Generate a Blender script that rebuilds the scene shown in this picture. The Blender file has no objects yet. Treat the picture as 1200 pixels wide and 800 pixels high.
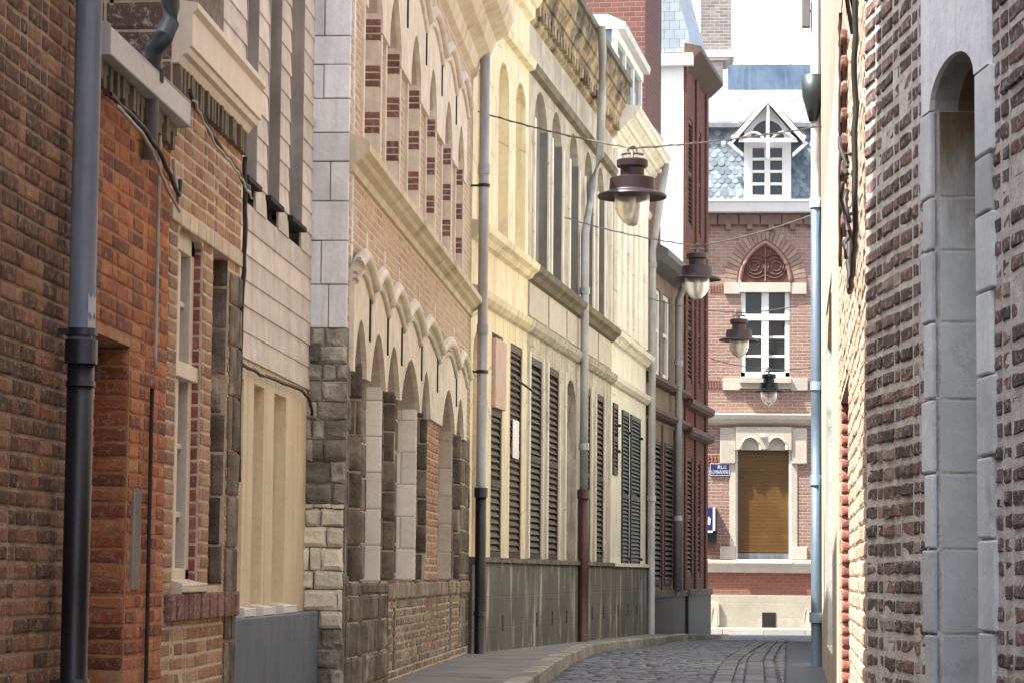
import bpy, math, random
from mathutils import Vector, Matrix, noise as mnoise
from mathutils.geometry import tessellate_polygon, delaunay_2d_cdt
random.seed(7)
R = math.radians
scene = bpy.context.scene
coll = scene.collection

# ------------------------------------------------------------------ camera
F = 3050.0
CAM = Vector((0.0, 0.0, 1.05))
ROT = Matrix.Rotation(math.atan(201/F), 3, 'Z') @ Matrix.Rotation(R(90)+math.atan(271/F), 3, 'X') @ Matrix.Rotation(R(0.5), 3, 'Z')
cd = bpy.data.cameras.new("camera"); cam = bpy.data.objects.new("camera", cd); coll.objects.link(cam)
cam.matrix_world = Matrix.Translation(CAM) @ ROT.to_4x4()
cd.sensor_width = 36; cd.lens = 36*F/1200; cd.clip_start = 0.1; cd.clip_end = 2000
scene.camera = cam
def ray(px, py):
    return (ROT @ Vector(((px-600)/F, (400-py)/F, -1))).normalized()

# ------------------------------------------------------------------ helpers
def inside(p,poly):
    x,y=p[0],p[1]; c=False; n=len(poly)
    for i in range(n):
        x1,y1=poly[i][0],poly[i][1]; x2,y2=poly[(i+1)%n][0],poly[(i+1)%n][1]
        if (y1>y)!=(y2>y) and x<(x2-x1)*(y-y1)/(y2-y1)+x1: c=not c
    return c
class MB:
    def __init__(s): s.v=[]; s.f=[]; s.t=[]; s.sm=[]; s.g=[]
    def add(s, vs, fs, t=None, smooth=False):
        o=len(s.v); t=random.random() if t is None else t; s.g.append((o,len(s.f),len(vs),len(fs)))
        s.v += [tuple(p) for p in vs]
        for f in fs: s.f.append(tuple(o+i for i in f)); s.t.append(t); s.sm.append(smooth)
    def box(s,x0,x1,y0,y1,z0,z1,t=None):
        if x0>x1:x0,x1=x1,x0
        if y0>y1:y0,y1=y1,y0
        if z0>z1:z0,z1=z1,z0
        vs=[(x,y,z) for z in(z0,z1) for y in(y0,y1) for x in(x0,x1)]
        s.add(vs,[(0,2,3,1),(4,5,7,6),(0,1,5,4),(2,6,7,3),(0,4,6,2),(1,3,7,5)],t)
        return s
    def prism(s,poly,y0,y1,t=None,axis='y'):
        """poly in (a,z); extruded between y0,y1 (axis y) or, with axis x, poly is (y,z) extruded in x"""
        n=len(poly); tri=tessellate_polygon([[Vector((a,b,0)) for a,b in poly]])
        m=(lambda a,b,e:(a,e,b)) if axis=='y' else (lambda a,b,e:(e,a,b))
        vs=[m(a,b,y0) for a,b in poly]+[m(a,b,y1) for a,b in poly]
        fs=[tuple(q) for q in tri]+[tuple(n+i for i in reversed(q)) for q in tri]
        fs+=[(i,(i+1)%n,n+(i+1)%n,n+i) for i in range(n)]
        s.add(vs,fs,t); return s
    def tube(s,path,r,seg=10,t=None,cap=True):
        path=[Vector(p) for p in path]; rr=r if isinstance(r,(list,tuple)) else [r]*len(path)
        vs=[];fs=[]
        for i,p in enumerate(path):
            a=path[max(0,i-1)];b=path[min(len(path)-1,i+1)]
            d=(b-a).normalized()
            up=Vector((0,0,1)) if abs(d.z)<.9 else Vector((0,1,0))
            x=d.cross(up).normalized(); y=d.cross(x)
            for k in range(seg):
                an=2*math.pi*k/seg; vs.append(p+x*math.cos(an)*rr[i]+y*math.sin(an)*rr[i])
        for i in range(len(path)-1):
            for k in range(seg):
                k2=(k+1)%seg; fs.append((i*seg+k,i*seg+k2,(i+1)*seg+k2,(i+1)*seg+k))
        if cap: fs+= [tuple(range(seg)),tuple(range((len(path)-1)*seg,len(path)*seg))]
        s.add(vs,fs,t,True); return s
    def lathe(s,prof,c=(0,0,0),seg=32,t=None):
        vs=[];fs=[];n=len(prof)
        for k in range(seg):
            a=2*math.pi*k/seg
            for r,z in prof: vs.append((c[0]+r*math.cos(a),c[1]+r*math.sin(a),c[2]+z))
        for k in range(seg):
            k2=(k+1)%seg
            for i in range(n-1): fs.append((k*n+i,k2*n+i,k2*n+i+1,k*n+i+1))
        s.add(vs,fs,t,True); return s
    def holed(s,outer,holes,y=0.0,depth=.2,edge=.3,t=.5):
        """flat sheet with openings; jambs run 'depth' inwards, outer edge runs 'edge' inwards"""
        loops=[outer]+list(holes); flat=[];ed=[]
        for l in loops:
            o=len(flat); flat+=[Vector(p) for p in l]; ed+=[(o+i,o+(i+1)%len(l)) for i in range(len(l))]
        vo,_,tri,_,_,_=delaunay_2d_cdt(flat,ed,[],0,1e-6)
        keep=[]
        for q in tri:
            c=(vo[q[0]]+vo[q[1]]+vo[q[2]])/3
            if inside(c,outer) and not any(inside(c,h) for h in holes): keep.append(tuple(q))
        s.add([(p[0],y,p[1]) for p in vo],keep,t)
        for i,l in enumerate(loops):
            e=edge if i==0 else depth
            n=len(l)
            s.add([(a,y,b) for a,b in l]+[(a,y+e,b) for a,b in l],[(k,(k+1)%n,n+(k+1)%n,n+k) for k in range(n)],t)
        return s
    def masonry(s,mp,a0,a1,z0,z1,ch,bl,gap=.012,out=.012,jit=.004,holes=(),header=True,vary=0.0,smooth=False,tr=(0,1)):
        """individually shaped bricks/blocks. mp(a,z,o)->xyz"""
        mp0=mp; wb=min(.012,ch*.09)
        mp=lambda a,z,o:mp0(a,z+wb*mnoise.noise(Vector((a*1.3,z*.9,3.1))),o+.006*mnoise.noise(Vector((a*1.1,z*1.4,9.7))))
        z=z0;row=0
        while z<z1-.01:
            h=ch*(1+vary*random.uniform(-.3,.3)); zt=min(z+h,z1)
            a=a0-random.uniform(0,1)*bl*(.5 if vary==0 else 1) if vary else a0-(bl*.5 if row%2 else 0)
            k=row
            while a<a1-.005:
                L=bl*(.5 if (header and k%2) else 1)*(1+vary*random.uniform(-.4,.4)); k+=1
                segs=[(max(a,a0),min(a+L,a1))]
                for (h0,h1,hz0,hz1) in holes:
                    if z+gap/2<hz1 and zt-gap/2>hz0:
                        ns=[]
                        for p,q in segs:
                            if q<=h0 or p>=h1: ns.append((p,q)); continue
                            if p<h0: ns.append((p,h0))
                            if q>h1: ns.append((h1,q))
                        segs=ns
                for p,q in segs:
                    if q-p>gap*2.2: s._blk(mp,p+gap/2,q-gap/2,z+gap/2,zt-gap/2,out,jit,smooth,tr)
                a+=L
            z+=h;row+=1
        return s
    def _blk(s,mp,p,q,z,zt,out,jit,smooth,tr):
        nx=5 if (q-p)>2.2*(zt-z) else 4; nz=4
        w=q-p;h=zt-z;b=min(.012+jit,.18*h,.18*w)
        tilt=random.uniform(-.5,.5)*jit/ max(w,.05); o0=out+random.uniform(-.35,.35)*jit*1.6
        xs=[0,b]+[b+(w-2*b)*i/(nx-3) for i in range(1,nx-3)]+[w-b,w]; zs=[0,b,h-b,h]
        g=lambda k:random.uniform(-k,k)
        vs=[]
        for j,zz in enumerate(zs):
            for i,xx in enumerate(xs):
                ed=(i in(0,nx-1)) or (j in(0,nz-1)); co=(i in(0,nx-1)) and (j in(0,nz-1))
                o=o0*(.45 if ed else 1)+g(jit*.35)+tilt*(xx-w/2)
                if co: o*=.6
                vs.append(mp(p+xx+g(jit*.45),z+zz+g(jit*.45),o))
        fs=[(j*nx+i,j*nx+i+1,(j+1)*nx+i+1,(j+1)*nx+i) for j in range(nz-1) for i in range(nx-1)]
        ring=[i for i in range(nx)]+[j*nx+nx-1 for j in range(1,nz)]+[(nz-1)*nx+i for i in range(nx-2,-1,-1)]+[j*nx for j in range(nz-2,0,-1)]
        base=len(vs)
        rp=[]
        for j,zz in enumerate(zs):
            for i,xx in enumerate(xs): rp.append((p+xx,z+zz))
        for r_ in ring: vs.append(mp(rp[r_][0],rp[r_][1],-.004))
        m=len(ring)
        fs+=[(ring[i],base+i,base+(i+1)%m,ring[(i+1)%m]) for i in range(m)]
        s.add(vs,fs,random.uniform(*tr),smooth)
    def each(s,name,mat,parent=None,label=None,bevel=0):
        """every added shape becomes an object of its own"""
        out=[]
        for (vo,fo,nv,nf) in s.g:
            m=MB(); m.v=s.v[vo:vo+nv]; m.f=[tuple(i-vo for i in f) for f in s.f[fo:fo+nf]]; m.t=s.t[fo:fo+nf]; m.sm=s.sm[fo:fo+nf]
            out.append(m.build(name,mat,parent,label,bevel))
        return out[0]
    def build(s,name,mat,parent=None,label=None,bevel=0,world=False):
        me=bpy.data.meshes.new(name); me.from_pydata(s.v,[],s.f); me.update()
        uv=me.uv_layers.new(name="UVMap"); d=[0.0]*(2*len(me.loops))
        for p in me.polygons:
            n=p.normal; ax=max(range(3),key=lambda i:abs(n[i])-(.0001*i))
            for li in p.loop_indices:
                c=me.vertices[me.loops[li].vertex_index].co
                a,b=((c.y,c.z),(c.x,c.z),(c.x,c.y))[ax]
                d[2*li]=a; d[2*li+1]=b
        uv.data.foreach_set('uv',d)
        at=me.attributes.new('tint','FLOAT','FACE'); at.data.foreach_set('value',s.t)
        me.polygons.foreach_set('use_smooth',s.sm)
        me.materials.append(mat)
        o=bpy.data.objects.new(name,me); coll.objects.link(o)
        if parent: o.parent=parent
        if label: o['label']=label
        if bevel:
            m=o.modifiers.new('bevel','BEVEL'); m.width=bevel; m.segments=2; m.limit_method='ANGLE'; m.angle_limit=R(40)
        return o
def MP(fn): return fn
def thing(name,label,cat,loc=(0,0,0),rz=0,group=None):
    o=bpy.data.objects.new(name,None); o.empty_display_size=.2; coll.objects.link(o)
    o.location=loc; o.rotation_euler=(0,0,rz); o['label']=label; o['category']=cat
    if group:o['group']=group
    return o
def tag(o,label,cat,group=None):
    o['label']=label;o['category']=cat
    if group:o['group']=group
    return o
def struct(o): o['kind']='structure'; return o
class Fr:
    """a facade frame: local x runs along the wall, local -y faces the street"""
    def __init__(s,x,y,th): s.o=Vector((x,y,0)); s.th=th; s.x=Vector((math.cos(th),math.sin(th),0)); s.n=Vector((-math.sin(th),math.cos(th),0))
    def uz(s,px,py,off=0.0):
        d=ray(px,py); o=s.o+s.n*off; t=(o-CAM).dot(s.n)/d.dot(s.n); p=CAM+d*t
        return (p-s.o).dot(s.x), p.z
    def u(s,px,py,off=0.0): return s.uz(px,py,off)[0]
    def z(s,px,py,off=0.0): return s.uz(px,py,off)[1]
    def thing(s,name,label,cat='house',group=None): return thing(name,label,cat,s.o,s.th,group)
    def world(s,u,y,z): return s.o+s.x*u+s.n*y+Vector((0,0,z))
def arch(u0,u1,z0,z1,rise=None,n=10,kind='round'):
    w=(u1-u0)/2; rise=w if rise is None else rise; c=(u0+u1)/2
    pts=[(u0,z0),(u1,z0)]
    for i in range(n+1):
        a=math.pi*i/n
        if kind=='round': pts.append((c+w*math.cos(a), z1-rise+rise*math.sin(a)))
        elif kind=='ogee':
            k=abs(math.cos(a)); pts.append((c+w*math.cos(a), z1-rise+rise*((1-k)**.75*.75+.25*(1-k)**3)))
        else:
            k=abs(math.cos(a)); pts.append((c+w*math.cos(a), z1-rise+rise*(1-k**1.9)**.8*(1-.12*math.sin(a))+rise*.12*math.sin(a)**6))
    return pts
def rect(u0,u1,z0,z1): return [(u0,z0),(u1,z0),(u1,z1),(u0,z1)]
def zg(y):
    P=[(-50,0),(30,0),(50,-.2),(59,-.41),(66,-.37),(300,-.37)]
    for (a,p),(b,q) in zip(P,P[1:]):
        if y<=b: return p+(q-p)*max(0,(y-a))/(b-a)
    return -.37

# ------------------------------------------------------------------ materials
def col(c): return (c[0],c[1],c[2],1)
class NT:
    def __init__(s,name):
        s.m=bpy.data.materials.new(name); s.m.use_nodes=True; s.n=s.m.node_tree.nodes; s.l=s.m.node_tree.links
        s.p=s.n['Principled BSDF']
    def new(s,t,**k):
        n=s.n.new(t)
        for a,b in k.items(): setattr(n,a,b)
        return n
    def lk(s,a,b): s.l.new(a,b)
    def uv(s,sx=1,sy=1,distort=0,dscale=6):
        t=s.new('ShaderNodeTexCoord'); m=s.new('ShaderNodeMapping'); m.inputs['Scale'].default_value=(sx,sy,1); s.lk(t.outputs['UV'],m.inputs['Vector'])
        o=m.outputs[0]
        if distort:
            nz=s.noise(o,dscale,3); sub=s.new('ShaderNodeVectorMath',operation='SUBTRACT'); s.lk(nz.outputs['Color'],sub.inputs[0]); sub.inputs[1].default_value=(.5,.5,.5)
            sc=s.new('ShaderNodeVectorMath',operation='SCALE'); s.lk(sub.outputs[0],sc.inputs[0]); sc.inputs['Scale'].default_value=distort
            ad=s.new('ShaderNodeVectorMath',operation='ADD'); s.lk(o,ad.inputs[0]); s.lk(sc.outputs[0],ad.inputs[1]); o=ad.outputs[0]
        return o
    def obj(s,sx=1,sy=1,sz=1):
        t=s.new('ShaderNodeTexCoord'); m=s.new('ShaderNodeMapping'); m.inputs['Scale'].default_value=(sx,sy,sz); s.lk(t.outputs['Object'],m.inputs['Vector']); return m.outputs[0]
    def noise(s,v,scale,detail=5,rough=.6):
        n=s.new('ShaderNodeTexNoise'); n.inputs['Scale'].default_value=scale; n.inputs['Detail'].default_value=detail; n.inputs['Roughness'].default_value=rough
        if v is not None: s.lk(v,n.inputs['Vector'])
        return n
    def ramp(s,v,stops,interp='LINEAR'):
        r=s.new('ShaderNodeValToRGB'); s.lk(v,r.inputs[0]); cr=r.color_ramp; cr.interpolation=interp
        while len(cr.elements)<len(stops): cr.elements.new(.5)
        for e,(p,c) in zip(cr.elements,stops): e.position=p; e.color=col(c) if isinstance(c,(tuple,list)) else (c,c,c,1)
        return r.outputs[0]
    def mix(s,fac,a,b,mode='MIX'):
        m=s.new('ShaderNodeMix',data_type='RGBA',blend_type=mode)
        for i,x in ((0,fac),(6,a),(7,b)):
            if isinstance(x,(int,float)): m.inputs[i].default_value=x
            elif isinstance(x,(tuple,list)): m.inputs[i].default_value=col(x)
            else: s.lk(x,m.inputs[i])
        return m.outputs[2]
    def bump(s,h,strength,dist,prev=None):
        b=s.new('ShaderNodeBump'); b.inputs['Strength'].default_value=strength; b.inputs['Distance'].default_value=dist; s.lk(h,b.inputs['Height'])
        if prev is not None: s.lk(prev,b.inputs['Normal'])
        return b.outputs[0]
    def fin(s,c,rough,nrm=None,metal=0,spec=None):
        if isinstance(c,(tuple,list)): s.p.inputs['Base Color'].default_value=col(c)
        else: s.lk(c,s.p.inputs['Base Color'])
        if isinstance(rough,(int,float)): s.p.inputs['Roughness'].default_value=rough
        else: s.lk(rough,s.p.inputs['Roughness'])
        s.p.inputs['Metallic'].default_value=metal
        if spec is not None: s.p.inputs['Specular IOR Level'].default_value=spec
        if nrm is not None: s.lk(nrm,s.p.inputs['Normal'])
        return s.m
    def tint(s):
        a=s.new('ShaderNodeAttribute'); a.attribute_name='tint'; return a.outputs['Fac']
def plain(name,c1,c2,scale=3,rough=.8,bump=.3,bdist=.004,bscale=40,metal=0,streak=None,streak_amt=.6,tv=.12,stain=None,stain_lo=.55,crack=0):
    k=NT(name); o=k.obj()
    c=k.mix(k.ramp(k.noise(o,scale,6).outputs['Fac'],[(.35,0.0),(.65,1.0)]),c1,c2)
    if stain is not None:
        st=k.ramp(k.noise(o,1.3,8,.7).outputs['Fac'],[(stain_lo,0.0),(stain_lo+.13,1.0)]); c=k.mix(st,c,stain)
    if streak is not None:
        v=k.obj(5,5,.35); st=k.ramp(k.noise(v,1.6,6,.65).outputs['Fac'],[(.5,0.0),(.72,streak_amt)]); c=k.mix(st,c,streak)
    t=k.ramp(k.tint(),[(0,1-tv),(1,1+tv*.4)]); c=k.mix(1.0,c,t,'MULTIPLY')
    if crack:
        vo=k.new('ShaderNodeTexVoronoi',feature='DISTANCE_TO_EDGE'); nn=k.noise(o,3,6,.7); mm=k.mix(.12,o,nn.outputs['Color'],'ADD'); k.lk(mm,vo.inputs['Vector']); vo.inputs['Scale'].default_value=.9
        gate=k.ramp(k.noise(o,.8,2).outputs['Fac'],[(.45,0.0),(.55,.75)]); ln=k.ramp(vo.outputs['Distance'],[(.0,1.0),(.012,0.0)])
        c=k.mix(k.mix(1.0,ln,gate,'MULTIPLY'),c,tuple(q*.35 for q in c2))
    fine=k.ramp(k.noise(o,22,6,.75).outputs['Fac'],[(.25,.86),(.75,1.06)]); c=k.mix(1.0,c,fine,'MULTIPLY')
    n=k.bump(k.noise(o,bscale,6).outputs['Fac'],bump,bdist) if bump else None
    return k.fin(c,rough,n,metal)
def brickreal(name,stops,rough=.88,grime=(.12,.10,.085),g_lo=.55,pale=(.5,.46,.4),p_amt=.35,bd=.006):
    k=NT(name); o=k.obj()
    c=k.ramp(k.tint(),stops)
    c=k.mix(k.ramp(k.noise(o,9,6,.7).outputs['Fac'],[(.45,0.0),(.75,.6)]),c,grime)
    c=k.mix(k.ramp(k.noise(o,26,9,.8).outputs['Fac'],[(.52,0.0),(.62,min(1,p_amt*1.7))]),c,pale)
    c=k.mix(k.ramp(k.noise(o,45,6,.8).outputs['Fac'],[(.3,.75),(.45,0.0)]),c,tuple(q*.4 for q in grime))
    c=k.mix(k.ramp(k.noise(o,1.1,5,.6).outputs['Fac'],[(g_lo,0.0),(g_lo+.2,.45)]),c,grime)
    n=k.bump(k.noise(o,26,8,.7).outputs['Fac'],.9,bd*1.6); n=k.bump(k.noise(o,110,5,.7).outputs['Fac'],.7,bd*.6,n)
    return k.fin(c,rough,n)
def bricktex(name,c1,c2,mortar,bw=.22,bh=.07,ms=.009,rough=.88,bd=.012,dist=.012,grime=(.13,.11,.1),g=.5,c3=None,offs=.5,pale=None,psc=None,plo=.52):
    k=NT(name); v=k.uv(1,1,dist,7)
    b=k.new('ShaderNodeTexBrick'); k.lk(v,b.inputs['Vector']); b.offset=offs
    b.inputs['Color1'].default_value=col(c1); b.inputs['Color2'].default_value=col(c2); b.inputs['Mortar'].default_value=col(mortar)
    b.inputs['Scale'].default_value=1; b.inputs['Mortar Size'].default_value=ms; b.inputs['Mortar Smooth'].default_value=.5
    b.inputs['Brick Width'].default_value=bw; b.inputs['Row Height'].default_value=bh; b.inputs['Bias'].default_value=-.1
    o=k.obj(); c=b.outputs['Color']
    if c3: c=k.mix(k.ramp(k.noise(o,2.2,6,.7).outputs['Fac'],[(.45,0.0),(.65,.7)]),c,c3)
    c=k.mix(k.ramp(k.noise(o,14,8,.75).outputs['Fac'],[(.45,0.0),(.8,.55)]),c,grime)
    c=k.mix(k.ramp(k.noise(o,1.0,6,.7).outputs['Fac'],[(g,0.0),(g+.22,.5)]),c,grime)
    if pale:
        pn=k.noise(o,5,8,.75) if psc is None else k.noise(k.obj(*psc),1.6,7,.6)
        c=k.mix(k.ramp(pn.outputs['Fac'],[(plo,0.0),(plo+.12,.75)]),c,pale)
    inv=k.new('ShaderNodeMath',operation='SUBTRACT'); inv.inputs[0].default_value=1; k.lk(b.outputs['Fac'],inv.inputs[1])
    n=k.bump(inv.outputs[0],1.0,bd); n=k.bump(k.noise(o,35,7,.7).outputs['Fac'],.6,bd*.5,n)
    return k.fin(c,rough,n)
def glass(name,c=(.02,.025,.03),rough=.06):
    k=NT(name); o=k.obj(); n=k.bump(k.noise(o,2.2,2).outputs['Fac'],.15,.02); return k.fin(c,rough,n,0,.35)

M={}
M['brickA']=brickreal('brown_brick',[(0,(.075,.034,.018)),(.4,(.165,.068,.031)),(.75,(.27,.11,.048)),(1,(.36,.19,.095))],p_amt=.35,grime=(.12,.07,.04),pale=(.5,.38,.26))
M['mortarA']=plain('buff_mortar',(.50,.37,.25),(.26,.17,.10),8,.95,.9,.008,60)
M['brickO']=brickreal('orange_brick',[(0,(.17,.05,.022)),(.3,(.30,.09,.035)),(.6,(.46,.13,.04)),(1,(.56,.23,.09))],grime=(.16,.08,.04),p_amt=.25)
M['mortarO']=plain('orange_stained_mortar',(.52,.29,.15),(.38,.15,.065),8,.95,.8,.007,60)
M['brickB']=brickreal('pinkish_brown_brick',[(0,(.25,.125,.07)),(.5,(.40,.21,.12)),(1,(.48,.34,.20))],grime=(.22,.15,.09))
M['brickRed']=brickreal('dark_red_brick',[(0,(.20,.05,.04)),(.6,(.32,.085,.06)),(1,(.38,.13,.09))],grime=(.14,.07,.06),p_amt=.2)
M['mortarB']=plain('cream_mortar',(.68,.60,.46),(.50,.41,.29),9,.95,.8,.006,60)
M['brickR']=brickreal('purple_brown_brick',[(0,(.06,.042,.040)),(.35,(.12,.075,.066)),(.7,(.19,.11,.092)),(.9,(.27,.14,.105)),(1,(.42,.35,.30))],grime=(.075,.062,.058),p_amt=.5,pale=(.50,.46,.43),bd=.012)
M['mortarR']=plain('grey_lime_mortar',(.70,.66,.61),(.44,.41,.375),10,.95,1.0,.012,45)
M['brickCream']=brickreal('limewashed_brick',[(0,(.40,.26,.18)),(.35,(.50,.38,.28)),(.7,(.58,.47,.36)),(1,(.64,.56,.46))],grime=(.42,.31,.22),p_amt=.4,pale=(.66,.60,.52),bd=.010)
M['greyblock']=plain('blue_grey_dressed_stone',(.72,.76,.77),(.52,.56,.575),2.2,.8,.7,.006,30,tv=.25,stain=(.25,.25,.235),stain_lo=.58,streak=(.56,.57,.56),streak_amt=.5)
M['palestone']=plain('painted_pale_stone',(.84,.87,.89),(.68,.71,.74),2.2,.75,.8,.008,22,tv=.22,stain=(.36,.36,.345),stain_lo=.58,streak=(.42,.42,.40),streak_amt=.5)
M['whiteblock']=plain('whitewashed_stone',(.82,.80,.74),(.72,.69,.62),3,.75,.3,.003,40,tv=.12)
M['roughstone']=plain('weathered_rubble_stone',(.42,.39,.34),(.17,.155,.13),6,.9,1,.03,14,tv=.5,stain=(.58,.54,.46),stain_lo=.56)
M['greystone']=plain('dark_grey_weathered_stone',(.24,.20,.155),(.095,.08,.062),6,.9,1,.022,16,tv=.45,stain=(.46,.40,.31),stain_lo=.58)
M['sunpatch']=plain('sun_patch_stone',(.86,.81,.68),(.68,.61,.48),5,.85,1,.02,16,tv=.25,stain=(.44,.38,.28),stain_lo=.64)  # pale tone paints a patch of reflected sun onto the corner stones
M['darkmortar']=plain('dark_joint_mortar',(.30,.26,.21),(.2,.17,.14),9,.95,.8,.006,60)
M['creamD']=plain('ochre_stained_cream_stone',(.72,.64,.49),(.58,.48,.33),4,.8,.7,.008,22,tv=.2,stain=(.36,.28,.18),stain_lo=.58,streak=(.34,.27,.19),streak_amt=.55)
M['whitestone']=plain('cream_white_stone',(.82,.76,.65),(.66,.59,.47),5,.8,.8,.009,18,tv=.2,streak=(.42,.35,.27),streak_amt=.5,stain=(.50,.42,.32),stain_lo=.6)
M['jambstone']=plain('greyish_pink_stone',(.56,.50,.43),(.46,.39,.33),5,.85,.4,.004,30,streak=(.36,.30,.25),streak_amt=.35)
M['brickD']=bricktex('pale_pink_brick',(.40,.245,.165),(.56,.40,.29),(.68,.60,.47),.2,.066,.014,bd=.018,dist=.024,grime=(.25,.18,.125),c3=(.58,.47,.34),g=.56,pale=(.72,.63,.49))
M['brickDdark']=bricktex('brown_weathered_brick',(.27,.17,.11),(.34,.22,.15),(.46,.40,.31),.22,.075,.012,bd=.016,c3=(.24,.18,.13),g=.5)
M['bandbrick']=brickreal('maroon_band_brick',[(0,(.14,.055,.045)),(1,(.26,.11,.085))],p_amt=.3)
M['weather']=plain('weathered_grey_timber',(.36,.325,.30),(.22,.195,.18),2,.85,.5,.003,30,tv=.25,streak=(.50,.46,.43),streak_amt=.7)
M['siding']=plain('greyed_white_clapboard',(.68,.64,.59),(.52,.48,.435),4,.75,.4,.003,30,tv=.2,streak=(.32,.28,.24),streak_amt=.6)
M['cream']=plain('cream_render',(.78,.67,.45),(.72,.60,.39),2,.8,.4,.004,30,streak=(.60,.48,.31),streak_amt=.35)
M['creamC']=plain('faded_cream_render',(.72,.63,.46),(.66,.56,.40),2,.8,.3,.004,30,streak=(.38,.31,.21),streak_amt=.8,stain=(.56,.48,.35),stain_lo=.58)
M['bluedado']=plain('slate_blue_paint',(.11,.145,.19),(.075,.105,.15),3,.6,.3,.003,30,streak=(.26,.28,.31),streak_amt=.5,tv=.05)
M['yellow']=plain('yellow_cream_stucco',(.80,.71,.50),(.71,.61,.41),1.4,.8,.5,.005,22,tv=.05,streak=(.34,.28,.19),streak_amt=.8,stain=(.58,.51,.38),stain_lo=.54,crack=1)
M['weathY']=plain('bare_weathered_stucco',(.56,.50,.41),(.36,.315,.25),2.2,.88,.8,.008,22,tv=.08,streak=(.16,.135,.11),streak_amt=.9,stain=(.66,.60,.48),stain_lo=.56,crack=1)
M['palecream']=plain('pale_cream_paint',(.80,.77,.67),(.71,.67,.56),1.6,.75,.4,.004,22,tv=.05,streak=(.42,.38,.31),streak_amt=.6,stain=(.56,.52,.43),stain_lo=.57,crack=1)
M['stain']=plain('blackened_lichen_cornice',(.50,.39,.23),(.17,.115,.065),3.2,.9,.6,.006,20,tv=.2,stain=(.045,.032,.022),stain_lo=.47)
M['mossledge']=plain('mossy_dark_ledge',(.20,.165,.11),(.10,.085,.06),4,.9,.7,.008,25,tv=.2)
M['shY']=plain('grey_paint_blind',(.20,.185,.17),(.145,.135,.125),3,.7,.4,.003,25,tv=.1,streak=(.32,.30,.27),streak_amt=.6)
M['louver']=plain('dark_brown_shutter_paint',(.055,.042,.036),(.035,.027,.023),5,.6,.3,.002,40,tv=.35)
M['louverM']=plain('maroon_shutter_paint',(.065,.030,.030),(.035,.018,.020),5,.6,.3,.002,40,tv=.35)
M['blackgreen']=plain('black_green_shutter_paint',(.02,.035,.035),(.012,.022,.024),5,.45,.2,.002,40)
M['pinkboard']=plain('faded_pink_board',(.62,.47,.40),(.52,.38,.32),4,.8,.3,.003,30)
M['plinthY']=bricktex('grey_sooty_sun_patched_plinth_stone',(.11,.105,.095),(.165,.155,.14),(.19,.18,.16),.7,.38,.010,bd=.008,dist=.03,grime=(.06,.058,.055),g=.42,c3=(.10,.096,.092),pale=(.46,.43,.37),psc=(1.8,1.8,.45),plo=.53)  # pale streaks are reflected sun patches painted in; dark mottling is soot
M['redF']=bricktex('dark_oxblood_brick',(.12,.032,.019),(.19,.055,.032),(.19,.10,.075),.22,.07,.008,bd=.012,grime=(.05,.025,.022),g=.48)
M['redE']=plain('dark_maroon_paint',(.115,.052,.036),(.062,.030,.022),3,.65,.5,.006,20,streak=(.14,.09,.08),streak_amt=.6)
M['brownE']=plain('taupe_render',(.27,.195,.145),(.15,.105,.078),2.5,.8,.5,.005,20,streak=(.13,.10,.09),streak_amt=.6)
M['darkplinth']=plain('tarred_dark_plinth',(.022,.024,.022),(.013,.014,.013),3,.6,.5,.006,20,streak=(.06,.065,.055),streak_amt=.6)
M['whitepaint']=plain('white_paint',(.78,.77,.74),(.72,.70,.67),3,.5,.15,.002,40,tv=.06,streak=(.58,.55,.50),streak_amt=.25)
M['creampaint']=plain('ivory_paint',(.70,.62,.50),(.63,.54,.42),3,.5,.15,.002,40,tv=.06,streak=(.45,.36,.26),streak_amt=.35)
M['whitelead']=plain('pale_zinc_flashing',(.62,.60,.58),(.50,.48,.46),3,.55,.3,.004,20)
M['pipegrey']=plain('blue_grey_pipe_paint',(.18,.20,.225),(.125,.145,.175),2,.5,.4,.004,9,tv=.05,streak=(.33,.35,.37),streak_amt=.6,stain=(.20,.17,.14),stain_lo=.66)
M['pipepale']=plain('sun_paled_pipe',(.44,.45,.45),(.33,.34,.34),2,.5,.4,.004,9,metal=.2,streak=(.20,.18,.15),streak_amt=.75,stain=(.26,.20,.15),stain_lo=.64)
M['pipeblack']=plain('black_cast_iron',(.010,.009,.012),(.016,.014,.018),4,.4,.4,.003,30)
M['pipemaroon']=plain('maroon_cast_iron',(.085,.025,.022),(.055,.018,.017),4,.45,.3,.002,30)
M['pipeblue']=plain('sky_blue_pipe_paint',(.085,.14,.205),(.065,.11,.165),2,.55,.4,.004,9,streak=(.20,.27,.34),streak_amt=.4)
M['conduit']=plain('off_white_conduit',(.55,.52,.46),(.42,.38,.32),6,.6,.1,.001,30)
M['cable']=plain('black_rubber_cable',(.014,.012,.011),(.022,.02,.018),6,.6,.1,.001,30)
M['wire']=plain('dull_steel_rope',(.20,.18,.16),(.12,.11,.10),60,.5,.3,.001,80,metal=.5)
M['dark']=plain('dark_void',(.012,.011,.010),(.02,.018,.016),4,.9,0)
M['lamp']=plain('aubergine_lamp_enamel',(.030,.013,.022),(.020,.009,.016),3,.45,.1,.001,20,tv=.05)
M['lampblack']=plain('black_lamp_enamel',(.016,.014,.018),(.010,.009,.012),3,.4,.1,.001,20,tv=.05)
M['window']=glass('dark_window_glass')
M['windowpale']=glass('curtained_window_glass',(.13,.15,.17),.12)
M['brickEnd']=bricktex('rose_brick',(.285,.145,.11),(.38,.225,.175),(.46,.39,.33),.24,.085,.014,bd=.018,dist=.02,grime=(.19,.115,.09),g=.52,c3=(.36,.23,.185))
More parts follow.
